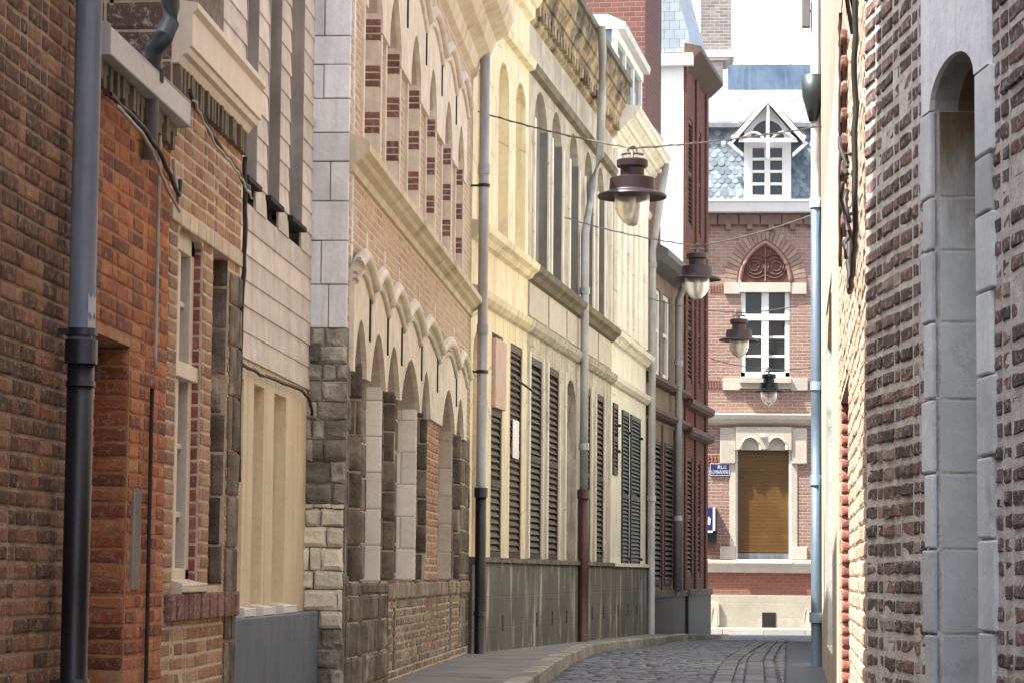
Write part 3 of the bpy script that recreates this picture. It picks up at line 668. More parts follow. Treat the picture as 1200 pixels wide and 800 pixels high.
# wavy arch surrounds + hood moulds
def wave(cs,z0,amp,half):
    """ogee wave with a crest over each opening centre"""
    def f(u):
        best=min(cs,key=lambda c:abs(c-u)); i=cs.index(best)
        nb=[abs(best-c) for c in (cs[max(0,i-1)],cs[min(len(cs)-1,i+1)]) if c!=best]
        side=(cs[i+1]-best) if (u>best and i+1<len(cs)) else ((best-cs[i-1]) if (u<best and i>0) else (min(nb) if nb else 1))
        t=min(1,abs(u-best)/(side/2)); return z0+amp*(1-t**1.7)*2-amp
    return f
def surround(openings,zb,zw,amp,name,ztop,matn):
    amp*=.8
    cs=[(a+b)/2 for a,b in openings]; f=wave(cs,zw,amp,.5)
    u0=openings[0][0]-.1; u1=openings[-1][1]+.35; u0=max(.02,u0); u1=min(LD-.02,u1)
    n=110; top=[(u1-(u1-u0)*i/n, f(u1-(u1-u0)*i/n)) for i in range(n+1)]
    hol=[[(p,q) for p,q in arch(a+.004,b-.004,zb-.3,ztop,min(.42,(b-a)*.47),10,'pt')] for a,b in openings]
    # bottom edge follows openings: notches
    bot=[(u0,zb)]
    for a,b in openings:
        pts=arch(a+.004,b-.004,zb,ztop,min(.42,(b-a)*.47),10,'pt'); bot+= [pts[0]]+list(reversed(pts[2:]))+[pts[1]]
    bot.append((u1,zb))
    mb=MB(); mb.prism(bot+top,-.045,-.001,.5); s_=mb.build(name,M[matn],hD)
    mb=MB(); pth=[(u,-.07,f(u)+.01) for u in [u0+(u1-u0)*i/140 for i in range(141)]]
    mb.tube(pth,.055,8); mb.tube([(a,-.05,c-.115) for a,b,c in pth],.03,6); mb.tube([(a,-.05,c-.06) for a,b,c in pth],.024,6); mb.tube([(a,-.075,c+.045) for a,b,c in pth],.026,6); mb.build('hood_mould',M['whitestone'],s_)
    # slots between the arches
    mb=MB()
    for i in range(len(cs)-1):
        m=(openings[i][1]+openings[i+1][0])/2; mb.box(m-.03,m+.03,-.056,-.04,zw-amp-.42,zw-amp-.09)
    mb.each('drain_slot',M['dark'],s_)
surround(lo,2.55,3.36,.11,'arch_surround',zl1,'whitestone')
surround(uo,5.45,6.42,.14,'arch_surround',zu1,'whitestone')
# thin stone strips in the brick panel
mb=MB()
for a,b in zip(lo,lo[1:]): m=(a[1]+b[0])/2; mb.box(m-.03,m+.03,-.02,0,3.38,3.72)
for a,b in uo: mb.box(a-.12,a-.05,-.03,0,4.38,5.5); mb.box(b+.03,b+.1,-.035,0,4.38,5.5)
mb.each('stone_strip',M['whitestone'],hD,bevel=.006)
mb=MB(); mb.prism([(0,4.04),(-.03,4.05),(-.04,4.11),(-.09,4.14),(-.11,4.17),(-.14,4.19),(-.155,4.20),(-.155,4.26),(-.13,4.29),(0,4.34)],-.03,LD+.03,axis='x'); mb.build('ledge',M['creamD'],hD)
mb=MB(); mb.prism([(0,6.9),(-.06,6.95),(-.10,7.1),(-.22,7.2),(-.28,7.35),(-.42,7.45),(-.48,7.6),(-.48,7.72),(0,7.8)],-.03,LD+.05,axis='x'); mb.build('cornice',M['creamD'],hD)
mb=MB(); mb.prism([(-.2,7.78),(6,7.78),(3,8.6)],.1,LD,axis='x'); mb.build('roof',M['roofdark'],hD)
# end pier facing up the street
mb=MB(); z=2.86
while z<7.0:
    h=random.choice([.33,.30,.26,.22]); e_=random.uniform(0,.012); cut=random.choice([.34,.34,.2,.14]); mb.box(-.035-e_,.1,.0,cut-.003,z+.004,z+h-.004); mb.box(-.03-random.uniform(0,.01),.1,cut+.003,.343,z+.004,z+h-.004) if cut<.3 else None; mb.box(.1,.17,-.014,.05,z+.004,z+h-.004); z+=h
mb.build('quoin',M['palestone'],hD,'pale blue-white painted corner blocks',bevel=.008)
mb=MB(); mb.masonry(lambda q,z,o:(-.03-o,q,z),-.01,.42,1.55,2.86,.15,.22,.012,.03,.022,header=True,vary=.6,smooth=False)
mb.masonry(lambda q,z,o:(-.03-o,q,z),-.01,.42,-.1,.62,.15,.22,.012,.03,.022,header=True,vary=.6,smooth=False)
mb.box(-.03,.06,-.01,.4,-.1,2.86,.3); mb.build('rubble_pier',M['roughstone'],hD,'dark rough rubble corner')
mb=MB(); mb.masonry(lambda q,z,o:(-.03-o,q,z),.0,.46,.62,1.55,.15,.22,.010,.04,.020,header=True,vary=.6,smooth=False); mb.build('sun_patch_block',M['sunpatch'],hD,'blocks low on the corner, coloured pale as a patch of reflected sun')
# D drainpipe
po,u,z0,z1=pipe(hD,fD,551,-30,565,-.16,.06,M['pipepale'],label='grey zinc drainpipe with black foot',collars=(165,368),cr=1.15)
u=LD-.12
mb=MB(); mb.tube([(u,-.16,-.02),(u,-.16,.8),(u,-.16,2.02)],.065,14); mb.tube([(u,-.16,1.93),(u,-.16,2.04)],.08,14); mb.tube([(u,-.16,.55),(u,-.16,.6)],.075,14)
po2=mb.build('drainpipe_foot',M['pipeblack'],hD)
me=po.data
du=u-sum(v.co.x for v in me.vertices)/len(me.vertices)
for v in me.vertices: v.co.x+=du
for zz in (3.4,5.6): bracket(po,u,-.16,zz,.06)

# ================================================================== Y: stuccoed row
TY=R(90)-math.atan(282/3050)
fY=Fr(-2.51,30.6,TY)
eY=[fY.u(552,500)*0, fY.u(617,500), fY.u(716,500), fY.u(757,500)]
def slats(mb,a,b,z0,z1,y,sp=.085):
    mb.box(a,a+.045,y-.03,y+.01,z0,z1); mb.box(b-.045,b,y-.03,y+.01,z0,z1)
    for zz in (z0,(z0+z1)/2-.04,z1-.09): mb.box(a+.045,b-.045,y-.028,y+.01,zz,zz+.09)
    z=z0+.1
    while z<z1-.12:
        if abs(z-(z0+z1)/2)>.07: mb.prism([(y-.028,z),(y-.022,z-.006),(y+.012,z+.05),(y+.006,z+.056)],a+.045,b-.045,axis='x')
        z+=sp
def sub(fr,u): p=fr.world(u,0,0); return Fr(p.x,p.y,fr.th)
zgy=-.45
def cornice_Y(h,L,mat,top,proj,x0=0,x1=None,z0=8.55):
    x1=L if x1 is None else x1; H=top-z0
    mb=MB(); mb.prism([(0,z0),(-proj*.18,z0+.05),(-proj*.2,z0+H*.22),(-proj*.28,z0+H*.24),(-proj*.42,z0+H*.36),(-proj*.42,z0+H*.43),(-proj*.52,z0+H*.44),(-proj*.58,z0+H*.54),(-proj*.74,z0+H*.62),(-proj*.74,z0+H*.67),(-proj*.85,z0+H*.68),(-proj*.9,z0+H*.82),(-proj,z0+H*.88),(-proj,z0+H),(0,z0+H+.05)],x0,x1,axis='x')
    return mb.build('cornice',mat,h)
def roofY(h,L,z): mb=MB(); mb.prism([(-.1,z),(7,z),(3.5,z+3)],0,L,axis='x'); mb.build('roof',M['roofdark'],h)
# --- Y1
f1=sub(fY,0.02); L1=eY[1]-.03
h1=f1.thing('stucco_house','yellow cream stucco house with three blind arches, beside the grey zinc drainpipe')
A1=[(f1.u(a,200),f1.u(b,200)) for a,b in ((559,573),(584,596),(604,616))]
N1=(f1.u(553,560),f1.u(566,560)); S1=[(f1.u(a,560),f1.u(b,560)) for a,b in ((575,588),(597,611))]
N1=(max(.05,N1[0]),N1[1]); A1[0]=(max(.06,A1[0][0]),A1[0][1])
zS=1.22
hol=[arch(a,b,5.25,7.57,(b-a)*.45) for a,b in A1]+[arch(N1[0],N1[1],zS,3.96,(N1[1]-N1[0])*.4)]+[rect(a,b,zS,4.03) for a,b in S1]
mb=MB(); mb.holed(rect(0,L1,zgy,9.0),hol,0,.15,.3); shell(mb,L1,zgy,9.0,7); mb.build('wall',M['yellow'],h1)
mb=MB()
for a,b in A1: mb.box(a,b,.14,.18,5.25,7.5,.5)
mb.box(N1[0],N1[1],.14,.18,zS,3.9,.5); mb.each('blind_panel',M['yellow'],h1)
for i,(a,b) in enumerate(S1):
    mb=MB(); slats(mb,a+.01,b-.01,zS+.01,4.02 if i else 3.1,.04); s_=mb.build('shutter',M['louver' if i==0 else 'louverM'],h1)
    if i==0:
        mb=MB(); mb.box(a+.01,b-.01,-.05,.0,3.1,3.96); mb.build('awning_board',M['pinkboard'],s_)
    else:
        mb=MB(); mb.box(a+.25,b-.25,-.002,.006,2.55,3.05); mb.build('paper_notice',M['enamelwhite'],s_)
        mb=MB(); mb.tube([(a+.35,.0,3.6),(b-.1,-.22,3.42)],.016,8); mb.build('stay_bar',M['pipeblack'],s_)
# --- Y2
f2=sub(fY,eY[1]); L2=eY[2]-eY[1]-.01
h2=f2.thing('stucco_house','weathered grey stucco house with five dark arched windows and a blackened cornice')
A2=[(f2.u(a,260),f2.u(b,260)) for a,b in ((625.5,640.5),(646,657.5),(667,677),(685,694),(700,707.5))]
N2=(f2.u(662,560),f2.u(674.5,560)); S2=[(f2.u(a,560),f2.u(b,560)) for a,b in ((619.5,634),(641,654),(681,691.5),(697.5,707))]
hol=[arch(a,b,5.25,7.78,(b-a)*.45) for a,b in A2]+[arch(N2[0],N2[1],.3,3.98,(N2[1]-N2[0])*.4)]+[rect(a,b,zS,4.0) for a,b in S2]
S2[0]=(max(.06,S2[0][0]),S2[0][1]); hol[6]=rect(S2[0][0],S2[0][1],zS,4.0)
mb=MB(); mb.holed(rect(0,L2,zgy,9.3),hol,0,.2,.3); shell(mb,L2,zgy,9.3,7); mb.build('wall',M['weathY'],h2)
for a,b in A2:
    mb=MB(); mb.box(a,b,.10,.13,5.25,7.72,.5); c=(a+b)/2; mb.box(c-.03,c+.03,.08,.1,5.3,7.5); mb.box(a,a+.04,.07,.1,5.3,7.5)
    mb.box(b-.014,b,-.01,.1,5.3,7.35); s_=mb.build('shutter',M['shY'],h2)
mb=MB(); mb.box(N2[0],N2[1],.17,.2,.3,3.9,.5); mb.build('door',M['weather'],h2)
for i,(a,b) in enumerate(S2):
    mb=MB(); slats(mb,a+.01,b-.01,zS+.01,3.99,.03); mb.build('shutter',M['louver' if i%2==0 else 'louverM'],h2)
mb=MB()
for a,b in A2: mb.box(a-.13,a-.03,-.035,0,5.25,7.3); mb.box(b+.03,b+.10,-.035,0,5.25,7.3)
mb.each('pilaster_strip',M['palecream'],h2,bevel=.006)
mb=MB(); n=5
for i in range(n):
    a=L2*i/n+.08; b=L2*(i+1)/n-.08; mb.box(a,b,-.018,0,4.53,4.98)
mb.each('frieze_panel',M['jambstone'],h2,bevel=.01)
mb=MB()
for a,b in S2+[N2]: mb.box(a-.09,a-.02,-.03,0,1.25,4.05); mb.box(b+.02,b+.07,-.03,0,1.25,4.05)
mb.each('window_trim',M['palecream'],h2,bevel=.006)
# --- Y3
f3=sub(fY,eY[2]); L3=eY[3]-eY[2]
h3=f3.thing('stucco_house','pale cream painted house with fluted pilasters and black-green shutters')
S3=[(f3.u(717.5,540),f3.u(722.5,540),2.75,4.0),(f3.u(728,560),f3.u(735.5,560),.9,3.96),(f3.u(738,560),f3.u(749,560),.9,3.96)]
S3=[(max(.05,a),b,c,d) for a,b,c,d in S3]
mb=MB(); mb.holed(rect(0,L3,zgy,9.0),[rect(*s_) for s_ in S3],0,.15,.3); shell(mb,L3,zgy,9.0,7); mb.build('wall',M['palecream'],h3)
for a,b,c,d in S3:
    mb=MB(); slats(mb,a+.01,b-.01,c+.01,d-.01,.0,.07); mb.box(a+.04,b-.04,.02,.05,c,d); s_=mb.build('shutter',M['blackgreen'],h3)
    mb=MB(); mb.box(b-.03,b+.06,-.07,-.03,c+.4,c+.45); mb.box(b-.03,b+.06,-.07,-.03,d-.4,d-.35); mb.build('hinge',M['pipeblack'],s_)
mb=MB(); n=6
for i in range(n):
    a=.15+(L3-.3)*i/n; mb.box(a,a+(L3-.3)/n*.55,-.09,0,5.3,8.4)
mb.each('pilaster',M['palecream'],h3,bevel=.02)
# continuous members, one per house
for h,L,mt,mt2,q in ((h1,L1,'yellow','mossledge',0),(h2,L2,'mossledge','weathY',1),(h3,L3,'palecream','palecream',2)):
    mb=MB(); mb.prism([(0,5.0),(-.06,5.02),(-.10,5.08),(-.16,5.12),(-.18,5.2),(0,5.24)],0,L,axis='x'); mb.build('string_course',M[mt],h)
    mb=MB(); mb.prism([(0,4.28),(-.05,4.30),(-.10,4.36),(-.12,4.44),(0,4.46)],0,L,axis='x'); mb.build('lower_string_course',M['yellow' if q==0 else mt2],h)
    mb=MB(); mb.prism([(0,7.86),(-.08,7.88),(-.11,7.98),(0,8.0)],0,L,axis='x'); mb.build('hood_course',M[mt],h)
    mb=MB(); mb.box(0,L,-.05,0,zgy,1.18,.5); p_=mb.build('plinth',M['plinthY'],h,bevel=.01)
    mb=MB(); mb.box(0,L,-.09,0,1.18,1.24,.5); mb.build('sill_ledge',M['greystone' if q<2 else 'palecream'],h)
    mb=MB()
    for i in range(max(2,int(L/1.5))): a=.7+i*1.5; mb.box(a,a+.07,-.056,-.045,.32,.52)
    mb.each('vent_slot',M['dark'],p_)
    roofY(h,L,9.3 if q==1 else 9.0)
cornice_Y(h1,L1,M['yellow'],9.35,.42)
c2=cornice_Y(h2,L2,M['stain'],9.42,.30,-.0)
cornice_Y(h3,L3,M['palecream'],9.1,.48)
mb=MB(); q=.05
while q<L2-.1: mb.box(q,q+.14,-.13,-.04,8.66,8.80+random.uniform(0,.02)); q+=.30
mb.build('dentil_course',M['stain'],h2)
mb=MB(); mb.box(0,L2,-.35,-.22,9.42,9.52,.5); mb.build('gutter',M['mossledge'],h2)
# vertical lines (rainwater pipe on Y2), cranked at the top
pu=f2.u(684,560,-.12)
pth=[fp(f2,p,q,o) for p,q,o in ((712,108,-.5),(711,150,-.4),(703,182,-.2),(694,215,-.12))]
pth=[(pth[0][0],-.40,9.47),(pth[0][0],-.42,9.0),(pth[1][0]*.6+pth[0][0]*.4,-.36,8.5)]+pth[2:]
pth2=pth+[(pu,-.12,pth[-1][2]-.9),(pu,-.12,4.0),(pu,-.12,2.3)]
mb=MB(); mb.tube(pth2,.065,12)
for zz in (3.0,5.4): mb.tube([(pu,-.12,zz-.05),(pu,-.12,zz+.05)],.08,12)
dp2=mb.build('drainpipe',M['pipepale'],h2,'pale cranked drainpipe with maroon lower half')
mb=MB(); mb.tube([(pu,-.12,-.3),(pu,-.12,1),(pu,-.12,2.3)],.085,12); mb.tube([(pu,-.12,2.2),(pu,-.12,2.34)],.10,12); mb.build('drainpipe_foot',M['pipemaroon'],h2)
# pipe at the end of Y3
pu=L3-.05
mb=MB(); mb.tube([(pu,-.12,-.3),(pu,-.12,4),(pu,-.12,7.3),(pu-.08,-.2,7.7),(pu-.2,-.4,8.95)],.07,12)
for zz in (2.5,5.0,7.0): mb.tube([(pu,-.12,zz-.05),(pu,-.12,zz+.05)],.085,12)
mb.build('drainpipe',M['pipepale'],h3,'pale drainpipe at the far corner')
# dormer on Y2 roof
yd=.12; ud0=f2.u(717,100,yd); ud1=f2.u(747,100,yd); zd0=9.3; zd1=f2.z(717,34,yd)
mb=MB(); mb.prism([(yd,zd0),(2.9,zd0),(2.9,zd1),(yd,zd1)],ud0,ud1,axis='x'); dm=mb.build('dormer',M['bluecheek'],h2,'pale blue cheeked dormer with white window')
mb=MB(); nW=2
mb.box(ud0-.05,ud1+.05,yd-.08,yd,zd0,zd0+.1)
for i in range(4): a=ud0-.03+(ud1-ud0-.06)*i/3; mb.box(a,a+.12,yd-.09,yd,zd0+.1,zd1)
mb.box(ud0-.05,ud1+.05,yd-.11,yd,zd1-.18,zd1); mb.build('dormer_frame',M['whitepaint'],dm,bevel=.01)
mb=MB(); mb.box(ud0+.05,ud1-.05,yd-.03,yd-.01,zd0+.1,zd1-.1); mb.build('dormer_glass',M['window'],dm)
mb=MB(); mb.prism([(-.10,zd1+.002),(-.12,zd1+.12),(.2,zd1+.26),(3.1,zd1+.26),(3.1,zd1+.002)],ud0-.06,ud1+.15,axis='x'); mb.build('dormer_roof',M['whitelead'],dm,bevel=.02)

# ================================================================== E and F: dark red houses at the corner
TE=R(90)-math.atan(399/3050)
pE=fY.world(eY[3]+.02,0,0); fE=Fr(pE.x,pE.y,TE)
LE=fE.u(801,500); LF=fE.u(827,620)-LE
hE=fE.thing('rendered_house','low taupe and maroon house beside the pale cream one, above a dark plinth')
wn=[(fE.u(764,380),fE.u(774,380),5.0,6.7),(fE.u(777,380),fE.u(785,380),5.0,6.7)]
dn=[(fE.u(764,600),fE.u(773,600),.85,3.7),(fE.u(778,600),fE.u(787,600),.85,3.7)]
mb=MB(); mb.holed(rect(0,LE,-.7,7.2),[rect(*q) for q in wn+dn],0,.2,.3); shell(mb,LE,-.7,7.2,6); mb.build('wall',M['brownE'],hE)
for q in wn:
    mb=MB(); a,b,c,d=q
    mb.box(a,a+.14,.03,.1,c,d); mb.box(b-.14,b,.03,.1,c,d); mb.box(a,b,.03,.1,d-.1,d); mb.box(a,b,.03,.1,c,c+.1); mb.box(a,b,.04,.1,(c+d)/2,(c+d)/2+.08); v=mb.build('window',M['whitepaint'],hE,bevel=.01)
    mb=MB(); mb.box(a,b,.09,.1,c,d); mb.build('glass',M['window'],v)
for q in dn:
    mb=MB(); slats(mb,q[0],q[1],q[2],q[3],.0,.1); mb.build('shutter',M['louverM'],hE)
mb=MB()
for zz in (4.75,4.1): mb.prism([(0,zz),(-.1,zz+.04),(-.16,zz+.1),(-.16,zz+.17),(0,zz+.22)],0,LE,axis='x')
mb.build('ledge',M['redE'],hE)
mb=MB(); mb.box(0,LE,-.06,0,-.7,.6,.5); mb.build('plinth',M['darkplinth'],hE)
mb=MB(); mb.box(0,LE,-.10,0,.6,.72,.5); mb.build('plinth_ledge',M['greystone'],hE)
mb=MB(); mb.prism([(0,7.0),(-.3,7.1),(-.42,7.2),(-.42,7.32),(3.2,9.4),(6,7.2)],0,LE,axis='x'); mb.build('roof',M['roofdark'],hE)
mb=MB(); mb.box(0,LE,-.025,0,.72,4.1,.5)
# maroon timber front below the ledge
mb=MB()
q=.05
while q<LE-.2: 
    if not any(a-.3<q<b+.02 for a,b,_,_ in dn): mb.box(q,q+.24,-.03,0,.75,4.05)
    q+=.3
mb.build('panelling',M['redE'],hE,bevel=.012)
mb=MB(); uc=fE.u(775,60,.05); mb.box(.0,uc,.05,1.4,7.2,14.5,.5); ch=mb.build('chimney',M['redtile'],hE)
mb=MB(); mb.box(-.04,uc+.04,.0,1.44,9.72,9.86); mb.build('chimney_ledge',M['endstone'],ch)
pu=fE.u(795,450,-.14); mb=MB(); mb.tube([(pu-.6,-.35,6.95),(pu-.3,-.4,7.25),(pu-.05,-.3,7.1),(pu,-.14,6.7),(pu,-.14,4),(pu,-.14,.7)],.075,12)
for zz in (2.2,5.4): mb.tube([(pu,-.14,zz-.05),(pu,-.14,zz+.05)],.09,12)
mb.build('drainpipe',M['pipepale'],hE,'pale swan-necked drainpipe')
# tall corner house F
fF=sub(fE,LE+.01)
hF=fF.thing('brick_house','tall dark oxblood brick corner house with white side gable')
wF=[(LF*.12,LF*.36,5.2,7.6),(LF*.5,LF*.74,5.2,7.6),(LF*.12,LF*.36,8.6,11),(LF*.5,LF*.74,8.6,11),(LF*.15,LF*.38,1.0,3.6),(LF*.52,LF*.76,1.0,3.6)]
mb=MB(); mb.holed(rect(0,LF,-.7,12.3),[rect(*q) for q in wF],0,.2,.3); mb.box(0.0,LF,.32,6,-.7,12.3,.5); mb.build('wall',M['redF'],hF)
for q in wF: mb=MB(); slats(mb,q[0],q[1],q[2],q[3],.05,.1); mb.build('shutter',M['louverM'],hF)
mb=MB(); mb.box(-.012,0.0,.02,5,7.2,12.0,.5); mb.build('side_gable',M['whitepaint'],hF,'white rendered side gable')
mb=MB()
for i in (0,1,2): a=(LF-.34)*i/2; mb.box(a,a+.34,-.05,0,.6,12.1)
mb.each('pilaster',M['redF'],hF,bevel=.015)
mb=MB()
for zz in (4.6,4.0): mb.prism([(0,zz),(-.14,zz+.04),(-.2,zz+.1),(-.2,zz+.2),(0,zz+.26)],-.02,LF+.06,axis='x')
mb.build('ledge',M['redE'],hF)
mb=MB(); mb.box(-.01,LF+.01,-.12,0,-.7,.6,.5); mb.build('plinth',M['darkplinth'],hF)
mb=MB(); mb.box(-.01,LF+.02,-.16,0,.6,.74,.5); mb.build('plinth_ledge',M['greystone'],hF)
mb=MB(); mb.prism([(0,12.0),(-.12,12.1),(-.36,12.32),(-.36,12.42),(0,12.5)],-.02,LF+.2,axis='x'); mb.build('eaves',M['redE'],hF)
mb=MB(); mb.box(-.16,.0,-.2,5.2,11.98,12.25,.5); mb.build('side_cornice',M['whitepaint'],hF,bevel=.02)
mb=MB(); mb.prism([(-.15,12.45),(.5,14.8),(5.6,14.8),(6,12.3),(0,12.3)],0,LF,axis='x'); mb.build('roof',bricktex('pale_slate_courses',(.22,.26,.29),(.32,.36,.39),(.14,.16,.18),.22,.2,.006,rough=.5,bd=.008,grime=(.16,.18,.2)),hF)
mb=MB(); u0=LF-.2; ca=fp(fF,836,30,2.0)
mb.box(LF-1.2,LF-.3,.3,1.0,12.3,12.4); 
# chimney standing on the end of F, seen above the far roof
uc0=LF+.25
def at(px,py,Y):
    d=ray(px,py); t=(Y-CAM.y)/d.y; return CAM+d*t

# ================================================================== end house across the street
Y0=65.6
fN=Fr(0,Y0,0)
def nx(px,py=450): return fN.u(px,py)
def nz(py,px=897): return fN.z(px,py)
hN=fN.thing('gabled_house','rose brick house facing down the street with blue slate mansard and white dormer')
xa,xb=nx(740),nx(1010)
zB=zg(Y0)-.1
win=(nx(868),nx(925.5),nz(441),nz(333)); dor=(nx(862.5,600),nx(927,600),nz(657),nz(527))
mb=MB(); mb.holed(rect(xa,xb,zB,nz(243)),[rect(win[0],win[1],win[2],win[3]-.0),rect(*dor)],0,.28,.3)
mb.box(xa,xb,.32,8,zB,nz(243),.5); mb.build('wall',M['brickEnd'],hN)
mb=MB(); mb.box(xa,xb,-.06,0,zB,nz(697),.5); v=mb.build('plinth',M['plinthEnd'],hN,bevel=.01)
mb=MB(); mb.box(nx(893,720),nx(909,720),-.075,-.055,nz(735),nz(717)); mb.build('vent_grille',M['dark'],v)
mb=MB(); mb.box(nx(829,720),nx(843,720),-.14,-.055,nz(733),nz(706)); mb.build('service_hatch',M['endstone'],v,bevel=.01)
mb=MB(); mb.box(xa,xb,-.03,0,nz(697)+.002,nz(670)-.002,.5); mb.build('brick_band',M['brickEndRed'],hN)
mb=MB(); mb.prism([(0,nz(671)),(-.10,nz(670)),(-.12,nz(662)),(-.16,nz(660)),(-.16,nz(657)),(0,nz(655))],xa,xb,axis='x'); mb.build('sill_ledge',M['endstone'],hN)
mb=MB(); mb.prism([(0,nz(498)),(-.12,nz(495)),(-.18,nz(491)),(-.2,nz(486)),(0,nz(484))],xa,xb,axis='x'); mb.build('string_course',M['endstone'],hN)
# shop-like opening with roller blind
a,b,c,d=dor
mb=MB(); zz=c+.22
while zz<d: mb.box(a,b,.12,.135+.004*math.sin(zz*40),zz,min(zz+.085,d)); zz+=.088
mb.build('roller_blind',M['brownblind'],hN)
mb=MB(); mb.box(a,b,.12,.16,c,c+.2); mb.build('blind_base',M['pipegrey'],hN)
mb=MB(); mb.box(a-.0,a+.04,.0,.12,c,d); mb.box(b-.05,b,.0,.12,c,d); mb.box(a-.02,b+.02,-.2,.05,c-.06,c+.0); mb.build('opening_frame',M['whitepaint'],hN,bevel=.008)
mb=MB(); jw=.17
for x0,x1 in ((a-.40,a-.01),(b+.01,b+.40)):
    mb.box(x0,x1,-.05,0,nz(655),nz(640)); mb.box(x0,x1,-.07,0,nz(543),nz(501))
mb.box(a-.16,a,-.02,0,nz(640),nz(543)); mb.box(b,b+.16,-.02,0,nz(640),nz(543))
mb.each('stone_block',M['endstone'],hN,bevel=.02)
m=(a+b)/2; hw=(b-a)/2
zt0,zt1=nz(527),nz(500)
l1=[(a-.01,zt0)]+[(m-hw*.48+hw*.34*math.cos(math.pi-math.pi*i/8),zt0+.02+hw*.42*math.sin(math.pi*i/8)) for i in range(9)]+[(m+hw*.48+hw*.34*math.cos(math.pi-math.pi*i/8),zt0+.02+hw*.42*math.sin(math.pi*i/8)) for i in range(9)]+[(b+.01,zt0),(b+.01,zt1),(a-.01,zt1)]
mb=MB(); mb.prism(l1,-.11,-.0,.5); mb.box(a,b,-.03,.0,zt0+.0,zt1-.01,.1); li=mb.build('lintel',M['endstone'],hN)
mb=MB()
for s_ in (-.48,.48):
    mb.tube([(m+hw*s_+hw*.36*math.cos(math.pi*i/10),-.11,zt0+.02+hw*.45*math.sin(math.pi*i/10)) for i in range(11)],.025,8)
mb.lathe([(.0,.05),(.09,.0),(.0,-.05)],(m,-.12,zt0+.33),12); mb.build('lintel_carving',M['whitestone'],li)
# upper window
a,b,c,d=win
mb=MB(); fy=.02
for x0,x1,z0_,z1_ in ((a,a+.12,c,d),(b-.12,b,c,d),(a,b,c,c+.12),(a,b,d-.1,d)): mb.box(x0,x1,fy,fy+.1,z0_,z1_)
m=(a+b)/2; tr=nz(371); mb.box(m-.09,m+.09,fy-.02,fy+.1,c,d); mb.box(a,b,fy-.03,fy+.1,tr-.1,tr+.06)
for zz in (nz(395),nz(417)): mb.box(a+.1,b-.1,fy+.03,fy+.09,zz-.03,zz+.03)
wv=mb.build('window',M['whitepaint'],hN,bevel=.01)
mb=MB(); mb.box(a,b,fy+.08,fy+.1,c,d); mb.build('glass',M['window'],wv)
mb=MB(); mb.box(a+.12,a+.55,fy+.13,fy+.15,c,tr); mb.build('curtain',M['windowpale'],wv)
mb=MB(); mb.box(a-.02,b+.02,-.08,.02,nz(343),nz(332)); mb.box(a-.42,a-.02,-.06,0,nz(345),nz(332)); mb.box(b+.02,b+.42,-.06,0,nz(345),nz(332)); mb.build('window_lintel',M['endstone'],hN,bevel=.01)
mb=MB(); mb.box(a-.03,b+.03,-.22,.02,nz(449),nz(442)); mb.box(a-.45,a-.03,-.06,0,nz(457),nz(443)); mb.box(b+.03,b+.45,-.06,0,nz(457),nz(443)); mb.box(a-.03,b+.03,-.1,0,nz(455),nz(449)); mb.build('window_sill',M['endstone'],hN,bevel=.01)
mb=MB(); q=a-1.0
for x0 in (a-.78,b+.55):
    for i in range(5): mb.box(x0+i*.07,x0+i*.07+.04,-.02,0,nz(343),nz(334))
for x0 in (a-.85,b+.5):
    for i in range(6): mb.box(x0+i*.07,x0+i*.07+.04,-.02,0,nz(455),nz(445))
for x0 in (nx(829,540),nx(829,650)):
    zc=nz(540) if x0==nx(829,540) else nz(645)
    for i in range(6): mb.box(x0+i*.09,x0+i*.09+.05,-.02,0,zc-.1,zc+.15)
mb.build('brick_dentils',M['brickEndRed'],hN,bevel=.006)
# pointed tympanum with brick arch ring
zs_=nz(332); ap=nz(286)
def pointed(m,hw,z0,h,n=12):
    rr=(hw*hw+h*h)/(2*hw); cx=m-hw+rr; a1=math.acos((m-cx)/rr); L=[]
    for i in range(n+1):
        a=math.pi+(a1-math.pi)*i/n; L.append((cx+rr*math.cos(a),z0+rr*math.sin(a)))
    return L+[(2*m-x,z) for x,z in reversed(L[:-1])]
hw=(b-a)/2
inner=pointed(m,hw,zs_,ap-zs_); 
mb=MB(); mb.prism(inner,-.02,0,.5); ty=mb.build('tympanum',M['terracotta'],hN)
mb=MB(); mb.tube([(x,-.03,z) for x,z in pointed(m,hw+.02,zs_,ap-zs_+.03)],.05,8)
mb.build('arch_moulding',plain('rose_terracotta_moulding',(.36,.20,.155),(.27,.14,.11),6,.8,.3),ty)
mb=MB()
for s_ in (-1,1):
    for k_ in range(3):
        rr=.12+.09*k_; mb.tube([(m+s_*(.28-.03*k_)+rr*math.cos(a_),-.03,zs_+.42+rr*math.sin(a_)) for a_ in [2*math.pi*i/16 for i in range(17)]],.018,6)
mb.tube([(m+.14*math.cos(a_),-.035,zs_+.8+.14*math.sin(a_)) for a_ in [2*math.pi*i/16 for i in range(17)]],.02,6)
mb.tube([(m,-.03,zs_+.05),(m,-.03,zs_+1.0)],.02,6); mb.build('tracery',M['terracotta'],ty)
mb=MB(); P1=pointed(m,hw+.1,zs_,ap-zs_+.12,14); P2=pointed(m,hw+.42,zs_,ap-zs_+.42,14)
for i in range(len(P1)-1):
    f=.07
    q=[(P1[i][0]*(1-f)+P1[i+1][0]*f,P1[i][1]*(1-f)+P1[i+1][1]*f),(P1[i][0]*f+P1[i+1][0]*(1-f),P1[i][1]*f+P1[i+1][1]*(1-f)),(P2[i][0]*f+P2[i+1][0]*(1-f),P2[i][1]*f+P2[i+1][1]*(1-f)),(P2[i][0]*(1-f)+P2[i+1][0]*f,P2[i][1]*(1-f)+P2[i+1][1]*f)]
    mb.prism(q,-.03,0)
